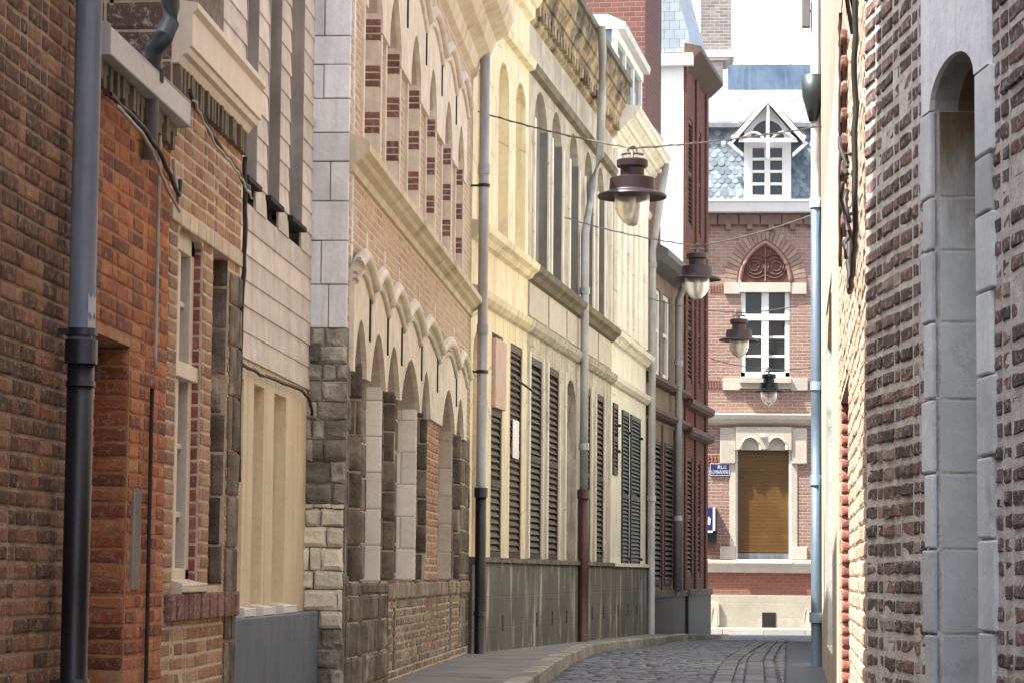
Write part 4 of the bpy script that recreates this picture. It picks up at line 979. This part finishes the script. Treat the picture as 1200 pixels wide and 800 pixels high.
mb.build('brick_arch',brickreal('arch_rose_brick',[(0,(.24,.13,.10)),(1,(.38,.24,.18))]),hN)
mb=MB(); q=xa
while q<xb: mb.box(q+.01,q+.52,-.10,0,nz(264),nz(252)); mb.box(q+.2,q+.34,-.14,0,nz(270),nz(264)); q+=.54
mb.build('frieze',plain('plum_frieze_block',(.24,.14,.12),(.18,.105,.09),4,.85,.4),hN,bevel=.012)
mb=MB(); mb.prism([(0,nz(251)),(-.3,nz(250)),(-.34,nz(240)),(-.38,nz(238)),(-.38,nz(236)),(.1,nz(234))],xa,xb,axis='x'); mb.build('cornice',M['whitepaint'],hN)
# mansard with scalloped slates
zm0,zm1=nz(237),fN.z(897,150,.55)
mb=MB(); mb.prism([(.0,zm0),(.6,zm1),(3,zm1),(3,zm0)],xa,xb,axis='x'); mb.build('mansard',M['bluecheek'],hN)
mb=MB(); rows=17; H=zm1-zm0
for r_ in range(rows):
    z=zm0+H*r_/rows; x=xa+(.09 if r_%2 else 0)
    while x<xb:
        c=x+.09; pts=[(c+.085*math.cos(math.pi+math.pi*i/6),-.0+.075*math.sin(math.pi+math.pi*i/6)) for i in range(7)]+[(c+.085,.20),(c-.085,.20)]
        vs=[]
        for (px_,dz) in pts:
            zz=z+.1+dz; yy=.0+.6*(zz-zm0)/H; vs.append((px_,yy-.035+.03*(dz+.1)/.4,zz))
        n=len(vs); o_=random.uniform(-.010,.004); vs=[(a_,b_+o_,c_) for a_,b_,c_ in vs]; vs+=[(a_,b_+.012,c_) for a_,b_,c_ in vs]
        mb.add(vs,[tuple(range(n))]+[(i,(i+1)%n,n+(i+1)%n,n+i) for i in range(n)]); x+=.18
mb.build('slates',M['slate'],hN)
zr0=fN.z(897,98,3.2); 
mb=MB(); mb.box(xa,xb,.3,.66,zm1-.02,zm1+.08); mb.prism([(.5,zm1+.06),(3.6,zr0),(6.5,zm1)],xa,xb,axis='x'); mb.build('upper_roof',M['zinc'],hN)
zq0=fN.z(897,98,3.3); zq1=fN.z(897,76,3.3); xr=nx(854,90)+0
mb=MB(); xr=fN.u(853,90,3.3); mb.box(xr,xb,3.3,3.7,zq0-.3,zq1); rd=mb.build('ridge_band',M['bluezinc'],hN)
mb=MB()
for i in range(9): q=xr+.35+i*.66; mb.tube([(q,3.5,zq1-.02),(q,3.5,zq1+.07)],.035,8)
mb.each('ridge_knob',M['bluezinc'],rd)
# dormer
a,b=fN.u(872,200,-.12),fN.u(927,200,-.12); c=nz(234); sp=fN.z(899,160,-.12); apx=fN.z(899,122,-.3); m=(a+b)/2
mb=MB(); mb.prism([(a+.06,c),(b-.06,c),(b-.06,sp),(m,apx-.3),(a+.06,sp)],.0,3.0,.5); dm=mb.build('dormer',M['bluecheek'],hN)
ow=(fN.u(879.5,200,-.12),fN.u(919,200,-.12)); z1_=fN.z(899,172,-.12); z0_=fN.z(899,230,-.12)
ex0=fN.u(859,168,-.45); ex1=fN.u(942,168,-.45); ez=fN.z(859,168,-.45)
at0=fN.z(899,163,-.12)
hw2=(ow[1]-ow[0])/2
arcp=[(ow[0],at0-.0)]+[(ow[1],at0)]+[(m+hw2*math.cos(math.pi*i/10),at0+.48*math.sin(math.pi*i/10)) for i in range(1,10)]
spb=ez+(apx-ez)*(a-ex0)/(m-ex0)
mb=MB(); mb.holed([(a,c),(b,c),(b,spb),(m+.0,apx+.02),(a,spb)],[rect(ow[0],ow[1],z0_,z1_),arcp],-.12,.12,.12)
dw=mb.build('dormer_front',M['whitepaint'],hN)
mb=MB()
for i in (0,1,2):
    x=ow[0]+(ow[1]-ow[0])*i/2; w_=.05 if i!=1 else .07; mb.box(x-w_,x+w_,-.1,-.03,z0_,z1_)
for i in range(5): z=z0_+(z1_-z0_)*i/4; mb.box(ow[0],ow[1],-.09,-.03,z-.035,z+.035)
mb.box(m-.05,m+.05,-.1,-.03,at0,at0+.48); mb.build('window_frame',M['whitepaint'],dw)
mb=MB(); mb.box(ow[0],ow[1],-.03,-.01,z0_,z1_); mb.box(ow[0],m,-.03,-.01,at0,at0+.45); mb.box(m,ow[1],-.03,-.01,at0,at0+.45); mb.build('glass',M['window'],dw)
# bargeboards
ex0=fN.u(859,168,-.45); ex1=fN.u(942,168,-.45); ez=fN.z(859,168,-.45)
mb=MB()
for xx in (ex0,ex1):
    mb.prism([(xx,ez),(m,apx),(m,apx+.17),(xx+(-.05 if xx==ex0 else .05),ez+.17)],-.5,-.38,.9)
mb.box(m-.035,m+.035,-.47,-.4,apx-1.4,apx+.25); mb.prism([(m-.75,apx-1.0),(m+.75,apx-1.0),(m+.7,apx-.9),(m-.7,apx-.9)],-.46,-.41,.9)
for s_ in (-1,1):
    mb.tube([(m+s_*(.08+.62*t),-.44,apx-.95+.55*(math.sin(t*math.pi*.5))*(1-t)) for t in [i/8 for i in range(9)]],.035,6)
    mb.box(m+s_*1.12-.05,m+s_*1.12+.05,-.45,0,ez-.02,ez+.06); mb.prism([(m+s_*.62,ez-.35),(m+s_*.62,ez-.25),(m+s_*.95,ez+.05),(m+s_*1.02,ez)],-.44,-.38,.9)
mb.build('bargeboard',M['whitepaint'],hN)
mb=MB()
for s_,xx in ((-1,ex0),(1,ex1)): mb.prism([(xx,ez+.172),(m,apx+.172),(m,apx+.215),(xx,ez+.215)],-.5,2.2,.5)
mb.build('dormer_roof',M['whitelead'],hN)

# chimney at the back of the far roof, left of the ridge band
cx0,cx1=fN.u(821,60,4.2),fN.u(857,60,4.2); zc=fN.z(838,60,4.2)
mb=MB(); mb.box(cx0,cx1,4.2,5.4,zc,zc+3.2,.5); ck=mb.build('chimney',M['chimneyB'],hN,'sooty grey brick chimney stack with pale capstone ledge')
mb=MB(); mb.box(cx0+.1,cx1-.22,4.25,5.35,zc-3,zc-.26,.5); mb.build('chimney_base',bricktex('beige_grey_brick',(.36,.31,.28),(.46,.41,.37),(.5,.47,.43),.24,.09,.012),ck)
mb=MB(); mb.prism([(cx0-.1,zc-.18),(cx1+.04,zc-.18),(cx1+.1,zc-.002),(cx0-.1,zc-.002)],4.1,5.5,.5); mb.prism([(cx0,zc-.26),(cx1-.12,zc-.26),(cx1+.02,zc-.182),(cx0,zc-.182)],4.14,5.45,.1); mb.build('chimney_ledge',M['endstone'],ck,bevel=.02)

# bollards / posts by the far kerb
for i,(px,lab) in enumerate(((837,'short pale stone post by the far kerb, beside the white service hatch'),(946,'short pale stone post by the far kerb, beside the blue drainpipe'))):
    p=at(px,742,64.6); zb=zg(64.6)+.13
    mb=MB(); mb.prism([(-.07,0),(.07,0),(.06,.42),(.0,.50),(-.06,.42)],-.07,.07); o=mb.build('stone_post',M['endstone'],None,bevel=.02); o.location=(p.x,64.75,zb); tag(o,lab,'post','stone posts by the far kerb')
# street name plate
a,b=nx(832,550),nx(855,550); z0_,z1_=nz(557),nz(543)
sg=thing('street_sign','blue enamel street name plate on the rose brick wall','sign',fN.world((a+b)/2,-.03,(z0_+z1_)/2))
w_,h_=(b-a)/2,(z1_-z0_)/2
mb=MB(); mb.box(-w_,w_,0,.025,-h_,h_,.5); mb.build('plate',M['enamel'],sg,bevel=.006)
mb=MB()
for x0,x1,zz0,zz1 in ((-w_,w_,h_-.012,h_),(-w_,w_,-h_,-h_+.012),(-w_,-w_+.012,-h_,h_),(w_-.012,w_,-h_,h_)): mb.box(x0,x1,-.003,0,zz0,zz1)
mb.build('plate_border',M['enamelwhite'],sg)
def text(s,size,loc,par,wd=None):
    cu=bpy.data.curves.new('lettering','FONT'); cu.body=s; cu.size=size; cu.extrude=.004; cu.align_x='CENTER'; cu.align_y='CENTER'
    if wd: cu.space_character=1.0
    tmp=bpy.data.objects.new('tmp',cu); coll.objects.link(tmp); bpy.context.view_layer.update()
    me=bpy.data.meshes.new_from_object(tmp.evaluated_get(bpy.context.evaluated_depsgraph_get())); bpy.data.objects.remove(tmp)
    o=bpy.data.objects.new('lettering',me); coll.objects.link(o); me.materials.clear(); me.materials.append(M['enamelwhite'])
    o.parent=par; o.location=loc; o.rotation_euler=(R(90),0,0)
    if wd:
        xs=[v.co.x for v in me.vertices]; k_=wd/(max(xs)-min(xs)); 
        for v in me.vertices: v.co.x*=k_
    return o
text('RUE',.13,(.06,-.004,.055),sg); text('LOMBARDIERE',.12,(0,-.004,-.065),sg,w_*1.75)
# blue letter box
a,b=nx(820,600),nx(840,600); z0_,z1_=nz(622),nz(595)
lb=thing('letter_box','royal blue wall letter box beside the dark corner house','letter box',fN.world((a+b)/2,-.0,nz(636)))
w_=(b-a)/2; h1_=nz(622)-nz(636); h2_=nz(595)-nz(636)
mb=MB(); mb.box(-w_,w_-.1,-.26,-.02,h1_,h2_,.5); mb.build('body',M['boxblue'],lb,bevel=.02)
mb=MB(); mb.box(w_-.1,w_-.04,-.27,-.02,h1_,h2_); mb.box(-w_,w_-.1,-.27,-.02,h1_-.05,h1_); mb.build('trim',M['enamelwhite'],lb,bevel=.008)
mb=MB(); mb.box(-w_,w_,-.2,0,0,h1_-.05,.5); mb.box(w_-.04,w_,-.2,-.0,h1_-.05,h2_); mb.build('backing_case',M['blackgreen'],lb,bevel=.01)
mb=MB(); mb.prism([(-.02,h1_+.16),(.04,h1_+.14),(.06,h1_+.30),(.0,h1_+.36)],-.268,-.259); mb.build('emblem',M['enamelwhite'],lb)

# ================================================================== right-hand side
# W1 shaded purple-brown wall with a stone-framed arched window
dx,dy=-(-.125),-1.0; n_=math.hypot(dx,dy); 
P1=Vector((.895+.125*0,12.76,0)); P0=P1.copy()
TW=math.atan2(-1,.125)
f5=Fr(P0.x,P0.y,TW); L5=15.0
h5=f5.thing('brick_house','purple-brown brick house close on the right with stone-framed arched window')
w0,w1=f5.u(1097,500),f5.u(1150,500); zsp=3.06; zap=3.22
def archw(a,b,z0,zs,za,n=12):
    c=(a+b)/2;w=(b-a)/2
    return [(a,z0),(b,z0)]+[(c+w*math.cos(math.pi*i/n),zs+(za-zs)*math.sin(math.pi*i/n)) for i in range(n+1)]
f0,f1_=f5.u(1086,500),f5.u(1168,500)
mb=MB(); mb.holed(rect(0,L5,-.2,9.5),[archw(w0,w1,-.05,zsp,zap)],0,.22,.3); shell(mb,L5,-.2,9.5,6); mb.build('wall',M['mortarR'],h5)
mb=MB(); mb.masonry(lambda a,z,o:(a,-o,z),0.0,5.2,-.1,5.0,.088,.27,.034,.006,.010,holes=[(f0+.02,f1_-.02,-1,4.25)],smooth=False)
mb.build('brickwork',M['brickR'],h5)
mb=MB(); mb.box(0,L5,-.008,.02,5.0,9.5,.5); mb.box(5.2,L5,-.008,.02,-.2,5.0,.5); mb.build('upper_brickwork',bricktex('purple_upper_brick',(.14,.07,.062),(.19,.1,.085),(.4,.36,.32),.27,.088,.016),h5)
# stone frame of separate blocks
js=[f5.z(1122,yy) for yy in (120,)]
zj=[-.05]; 
for yy in (745,642,550,460,367,280,215): zj.append(f5.z(1120,yy))
zj=sorted(zj); zj=[z for z in zj if z<zsp-.1]+[zsp]
mb=MB()
for i,(z0_,z1_) in enumerate(zip(zj,zj[1:])):
    e=.05 if i%2 else 0
    mb.box(f0-e+.03,w0,-.02,.02,z0_+.005,z1_-.005); mb.box(w1,f1_+e-.03,-.02,.02,z0_+.005+.03,z1_-.005+.03 if i<len(zj)-2 else z1_-.005)
mb.each('surround_block',M['greyblock'],h5,bevel=.008)
k=NT('rust_stained_jamb_stone'); o=k.obj(); sx=k.new('ShaderNodeSeparateXYZ'); k.lk(o,sx.inputs[0])  # brown here is painted soffit shade as well as stain
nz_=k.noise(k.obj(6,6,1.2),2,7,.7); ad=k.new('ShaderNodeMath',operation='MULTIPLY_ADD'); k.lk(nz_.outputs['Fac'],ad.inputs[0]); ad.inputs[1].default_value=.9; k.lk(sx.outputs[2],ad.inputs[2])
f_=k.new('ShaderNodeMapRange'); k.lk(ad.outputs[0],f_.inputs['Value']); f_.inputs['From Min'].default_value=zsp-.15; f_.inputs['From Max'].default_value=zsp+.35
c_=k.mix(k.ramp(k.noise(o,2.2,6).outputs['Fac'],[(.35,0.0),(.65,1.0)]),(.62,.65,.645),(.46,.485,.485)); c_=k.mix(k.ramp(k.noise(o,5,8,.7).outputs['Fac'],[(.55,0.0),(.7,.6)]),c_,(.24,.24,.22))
c_=k.mix(f_.outputs[0],c_,(.16,.11,.06)); jm=k.fin(c_,.85,k.bump(k.noise(o,28,7,.7).outputs['Fac'],.7,.006))  # browner towards the top: soffit shade painted in together with brown stain
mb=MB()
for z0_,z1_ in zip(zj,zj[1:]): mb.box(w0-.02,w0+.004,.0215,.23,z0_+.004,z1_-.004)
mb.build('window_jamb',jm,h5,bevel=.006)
c=(w0+w1)/2; ww=(w1-w0)/2
lint=[(f0+.02,zsp),(w0,zsp)]+[(c-ww*math.cos(math.pi*i/12),zsp+(zap-zsp)*math.sin(math.pi*i/12)) for i in range(1,12)]+[(w1,zsp),(f1_-.02,zsp),(f1_-.02,4.25),(f0+.02,4.25)]
mb=MB()
mb.prism([(c-(ww-.004)*math.cos(math.pi*i/12),zsp+(zap-.006-zsp)*math.sin(math.pi*i/12)) for i in range(13)]+[(c+(ww-.012)*math.cos(math.pi*i/12),zsp+(zap-.016-zsp)*math.sin(math.pi*i/12)) for i in range(13)],.102,.2); mb.build('stained_soffit',plain('rust_brown_render',(.13,.085,.045),(.19,.15,.10),3,.9,.5),h5)  # shade inside the arch put into this brown, along with the stain
mb=MB(); mb.prism(lint,-.022,.1,.6); mb.build('lintel',M['palestone'],h5)
mb=MB(); mb.box(w0,w1,.2,.22,-.05,zap,.5); mb.each('blind_panel',plain('brown_stained_board',(.16,.115,.07),(.11,.085,.055),2,.8,.3),h5)
# W2: sunlit whitewashed house
q0=P0.copy(); d2=Vector((.0418,1,0)); L6=18.44; far=q0+d2*L6
T6=math.atan2(-d2.y,-d2.x); f6=Fr(far.x,far.y,T6); L6=(far-q0).length
h6=f6.thing('whitewashed_house','sunlit cream whitewashed house on the right, beyond the purple brick wall')
oa=(f6.u(985.5,640),f6.u(996,640)); ob=(f6.u(970,600),f6.u(977,600))
oa=tuple(sorted(oa)); ob=tuple(sorted(ob))
za1=f6.z(990,455); zb1=f6.z(974,335); zb0=f6.z(974,762)
hol=[rect(oa[0],oa[1],-.1,za1),arch(ob[0],ob[1],zb0,zb1,.35,8,'pt')]
mb=MB(); mb.holed(rect(0,L6,-.3,5.05),hol,0,.18,.3); mb.box(0,L6,.32,6,-.3,8.2,.5); mb.build('wall',M['mortarB'],h6)
mb=MB(); nearw=oa[0]-.05+2.6
mb.masonry(lambda a,z,o:(a,-o,z),nearw-2.6,L6,-.1,5.0,.088,.27,.012,.008,.006,holes=[(oa[0],oa[1],-1,za1)]); mb.build('brickwork',M['brickCream'],h6)
mb=MB(); mb.box(0,nearw-2.6,-.014,.0,-.2,zb0,.5); mb.box(0,ob[0],-.014,0,zb0,5.05,.5); mb.box(ob[1],nearw-2.6,-.014,0,zb0,5.05,.5); mb.box(ob[0],ob[1],-.014,0,zb1,5.05,.5); mb.build('render',plain('cream_limewash',(.58,.52,.42),(.48,.41,.32),1.5,.85,.8,.01,18,streak=(.36,.29,.21),streak_amt=.6,stain=(.40,.30,.22),stain_lo=.6),h6)
mb=MB(); mb.box(0,L6,-.012,.32,5.05,8.2,.5); mb.build('upper_brickwork',bricktex('orange_pink_brick',(.36,.22,.165),(.44,.31,.24),(.50,.43,.36),.27,.088,.016,bd=.014),h6)
mb=MB(); mb.masonry(lambda q,z,o:(oa[0]+o,q,z),.0,.18,-.1,za1,.088,.18,.014,.02,.010,header=True,smooth=True)
mb.build('doorway_jamb',M['brickRed'],h6)
mb=MB(); mb.box(ob[0]-0,ob[0]+.012,0,.18,zb0,zb1-.35); mb.build('window_jamb',M['greyblock'],h6)
mb=MB(); mb.box(oa[0],oa[1],.16,.18,-.1,za1,.5); mb.build('door',M['louver'],h6)
mb=MB(); mb.box(ob[0],ob[1],.16,.18,zb0,zb1-.1,.5); mb.build('window',M['weather'],h6)
# toothed edge of brick above the doorway
mb=MB(); uo_=f6.u(995,200); z=f6.z(990,295)
while z<4.6:
    mb.box(uo_-.5-random.uniform(0,.15),uo_,-.05,0,z,z+.07); z+=.17
mb.build('brick_toothing',M['bandbrick'],h6,bevel=.012)
# small pent hood
ua,ub=L6-2.2,L6-1.0; zh=f6.z(988,72)
mb=MB(); mb.prism([(0,zh+.14),(-.10,zh+.0),(-.12,zh-.05),(-.09,zh-.05),(0,zh+.06)],ua,ub,axis='x'); hd=mb.build('pent_hood',M['whitelead'],h6,'small zinc pent hood with dark struts')
mb=MB()
for uu in (ua+.1,(ua+ub)/2,ub-.1): mb.tube([(uu,-.09,zh-.04),(uu-.1,-.01,zh-.5)],.014,6); mb.box(uu-.014,uu+.014,-.09,0,zh-.07,zh-.045)
mb.each('hood_strut',M['pipeblack'],hd)
# cables on this wall
c0=f6.u(1003,100,-.05); c0=min(c0,L6-.03)
za,zb_=f6.z(1003,-10,-.05),f6.z(1003,265,-.05)
cable('cable','thick black cable hanging down the whitewashed wall from the top of the frame',[f6.world(c0,-.05,za+.5),f6.world(c0,-.05,zb_+.6),f6.world(c0-.02,-.05,zb_),f6.world(c0-.9,-.06,zb_-.22),f6.world(c0-1.6,-.05,f6.z(984,330,-.05))],.015,M['cable'],jitter=.006)
c1=f6.u(985,200,-.05)
cable('cable','thin black cable dropping from the zinc pent hood',[f6.world(c1,-.05,zh),f6.world(c1,-.05,f6.z(985,220,-.05)),f6.world(c1-.05,-.05,f6.z(984,320,-.05))],.012,M['cable'],jitter=.005)
mb=MB(); 
for i in range(10):
    p=Vector(f6.world(c0-1.1+random.uniform(-.35,.35),-.07,f6.z(988,300,-.05)+random.uniform(-.22,.22))); q=p+Vector((random.uniform(-.03,.03),random.uniform(-.2,.2),random.uniform(-.2,.2)))
    mb.tube([p,(p+q)/2+Vector((-.02,0,.03)),q],.012,6)
tag(mb.build('cable_tangle',M['cable']),'tangle of black cable ends on the whitewashed wall','cable')
# blue pipe at the far end
yo=-.075; up_=f6.u(957,560,yo)
up_=.25; 
# put the pipe where it meets the wall's far end
zj2=f6.z(961,265,yo)
pw=None
best=None
for i in range(400):
    uu=-3+i*.03; p=f6.world(uu,yo,3.0); q=ROT.transposed()@(p-CAM); px_=600+F*q.x/-q.z
    if best is None or abs(px_-957.5)<best[0]: best=(abs(px_-957.5),uu)
up_=.12; dpt=f6.world(up_,yo,0).y; rp=6.2*dpt/F
hG=thing('rendered_house','far right cream rendered house, mostly hidden behind the sky blue drainpipe','house',f6.world(-.05,0,0),T6)
LG=27.0
mb=MB(); mb.box(-LG,0,.16,6,-.6,9.0,.5); mb.build('wall',M['palecream'],hG)
mb=MB(); mb.prism([(.2,9.0),(6.2,9.0),(3,11)],-LG,0,axis='x'); mb.build('roof',M['roofdark'],hG)
zup=CAM.z+(672-240)/(F/dpt)
mb=MB(); mb.tube([(up_,yo,zup),(up_,yo,6),(up_,yo,8.3)],rp*.98,14); mb.tube([(up_,yo,zup-.02),(up_,yo,zup+.1)],rp*1.2,14); mb.build('sun_paled_drainpipe',M['pipepale'],h6)  # paler material paints sunlight onto the upper length of the blue pipe
mb=MB(); mb.tube([(up_,yo,2.2),(up_,yo,3),(up_,yo,zup)],rp,14)
for zz in (3.3,): mb.tube([(up_,yo,zz-.05),(up_,yo,zz+.05)],rp*1.2,14)
bp=mb.build('drainpipe',M['pipeblue'],h6,'sky blue drainpipe at the far end')
mb=MB(); mb.tube([(up_,yo,-.1),(up_,yo,.7),(up_,yo,2.2)],rp*1.05,14); mb.tube([(up_,yo,.5),(up_,yo,.62)],rp*1.4,14); mb.tube([(up_,yo,2.12),(up_,yo,2.24)],rp*1.25,14); mb.build('drainpipe_foot',M['pipeblue'],h6)
zh0=CAM.z+(672-140)/(F/dpt); zh1=CAM.z+(672-86)/(F/dpt)
mb=MB(); mb.lathe([(0,0),(.05,0),(.09,.15),(.13,.3),(.15,(zh1-zh0)),(.0,(zh1-zh0))],(up_+.05,yo-.03,zh0),16); mb.build('hopper_head',M['blackgreen'],h6)
zk0=CAM.z+(672-27)/(F/dpt)
mb=MB(); mb.box(up_-.06,up_+.06,-.24,-.14,zk0,zk0+.35); kb_=mb.build('junction_box',plain('grey_box_paint',(.16,.16,.155),(.11,.11,.105),4,.6,.2),h6,bevel=.01)
mb=MB(); mb.tube([(up_,-.2,zk0+.2),(up_,0,zk0+.2)],.015,6); mb.build('box_bracket',M['pipeblack'],kb_)

# ================================================================== hanging lamps & catenary ropes
def make_lamp(mat):
    t=thing('hanging_lamp','x','street lamp')
    k=.00227
    prof=[(.0,1),(30*k,.0),(66*k,0),(74*k,-6*k),(74*k,-34*k),(66*k,-40*k),(57*k,-42*k),(57*k,-84*k),(98*k,-88*k),(106*k,-92*k),(109*k,-148*k),(112*k,-152*k),(160*k,-168*k),(165*k,-176*k),(163*k,-184*k),(150*k,-180*k),(108*k,-170*k),(84*k,-172*k)]
    prof[0]=(0,0)
    mb=MB(); mb.lathe(prof,(0,0,0),64); mb.sm=[False]*len(mb.sm); mb.build('shade',mat,t)
    mb=MB(); mb.lathe([(84*k,-172*k),(82*k,-200*k),(80*k,-235*k),(72*k,-262*k),(55*k,-285*k),(36*k,-305*k),(16*k,-316*k),(0,-319*k)],(0,0,0),32); g_=mb.build('globe',M['globe'],t)
    mb=MB(); mb.lathe([(0,-180*k),(20*k,-180*k),(20*k,-215*k),(12*k,-225*k),(14*k,-250*k),(0,-262*k)],(0,0,0),16); mb.build('bulb',M['enamelwhite'],g_)
    mb=MB(); mb.tube([(0,0,-.01),(0,0,.09)],.018,8); mb.tube([(-.12,0,.05),(-.05,0,.07),(.05,0,.07),(.12,0,.05)],.014,8); mb.tube([(.045*math.cos(a_),0,.1+.045*math.sin(a_)) for a_ in [2*math.pi*i/12 for i in range(13)]],.012,6); mb.build('hanger',M['wire'],t)
    return t
lamps=[(741,187,27.7,'largest and nearest aubergine street lamp, hanging on a rope in front of the cream facades'),
       (817,297,40.1,'second aubergine street lamp, hanging in front of the dark corner house'),
       (866,374,49.0,'third aubergine street lamp, hanging in front of the far upper window'),
       (901,438,60.0,'smallest black street lamp, hanging below the far window sill')]
proto=make_lamp(M['lamp']); LP=[]
for i,(px,py,Y,lab) in enumerate(lamps):
    if i==0: o=proto
    else:
        o=proto.copy(); coll.objects.link(o)
        for ch in list(proto.children):
            c=ch.copy(); coll.objects.link(c); c.parent=o
            if i==3 and ch.name.startswith('shade'):
                c.data=ch.data.copy(); c.data.materials[0]=M['lampblack']
            for g_ in ch.children: d_=g_.copy(); coll.objects.link(d_); d_.parent=c
    o['label']=lab; o['category']='street lamp'; o['group']='lamps hung on ropes across the street'; o.location=at(px,py,Y); LP.append(o.location.copy())
def rope(label,a,mid,b,sag=.0,r=.012,twist=True):
    pts=[]
    for (p,q) in ((Vector(a),Vector(mid)),(Vector(mid),Vector(b))):
        n=26
        for i in range(n):
            t=i/n; v=p.lerp(q,t); v.z-=sag*4*t*(1-t); pts.append(v)
    pts.append(Vector(b)); mb=MB(); mb.tube(pts,r,6)
    if twist:
        tw=[v+Vector((0,r*1.5*math.cos(i*1.9),r*1.5*math.sin(i*1.9))) for i,v in enumerate(pts)]; mb.tube(tw,r*.6,5)
    o=mb.build('suspension_rope',M['wire']); tag(o,label,'rope','ropes carrying the lamps')
up=Vector((0,0,.12))
rope('rope carrying the nearest lamp, from the zinc drainpipe to the right-hand wall',fY.world(.1,-.05,fD.z(553,127)),LP[0]+up,f6.world(up_+1.0,-.02,6.25),.03,.009)
rope('rope carrying the second lamp, running over the grey arched windows',fY.world(f2.u(660,255)+eY[1],-.02,fY.z(660,255)),LP[1]+up,at(955,251,33.0),.05,.009)
rope('rope carrying the third lamp, tied to the pale cream facade',fY.world(eY[3]-.6,-.1,fY.z(752,348)),LP[2]+up,at(957,352,45.0),.05,.009)
rope('rope carrying the smallest lamp, tied to the dark corner house',fF.world(LF-.2,-.1,fF.z(824,418)),LP[3]+up,at(956,428,55.0),.05,.009)
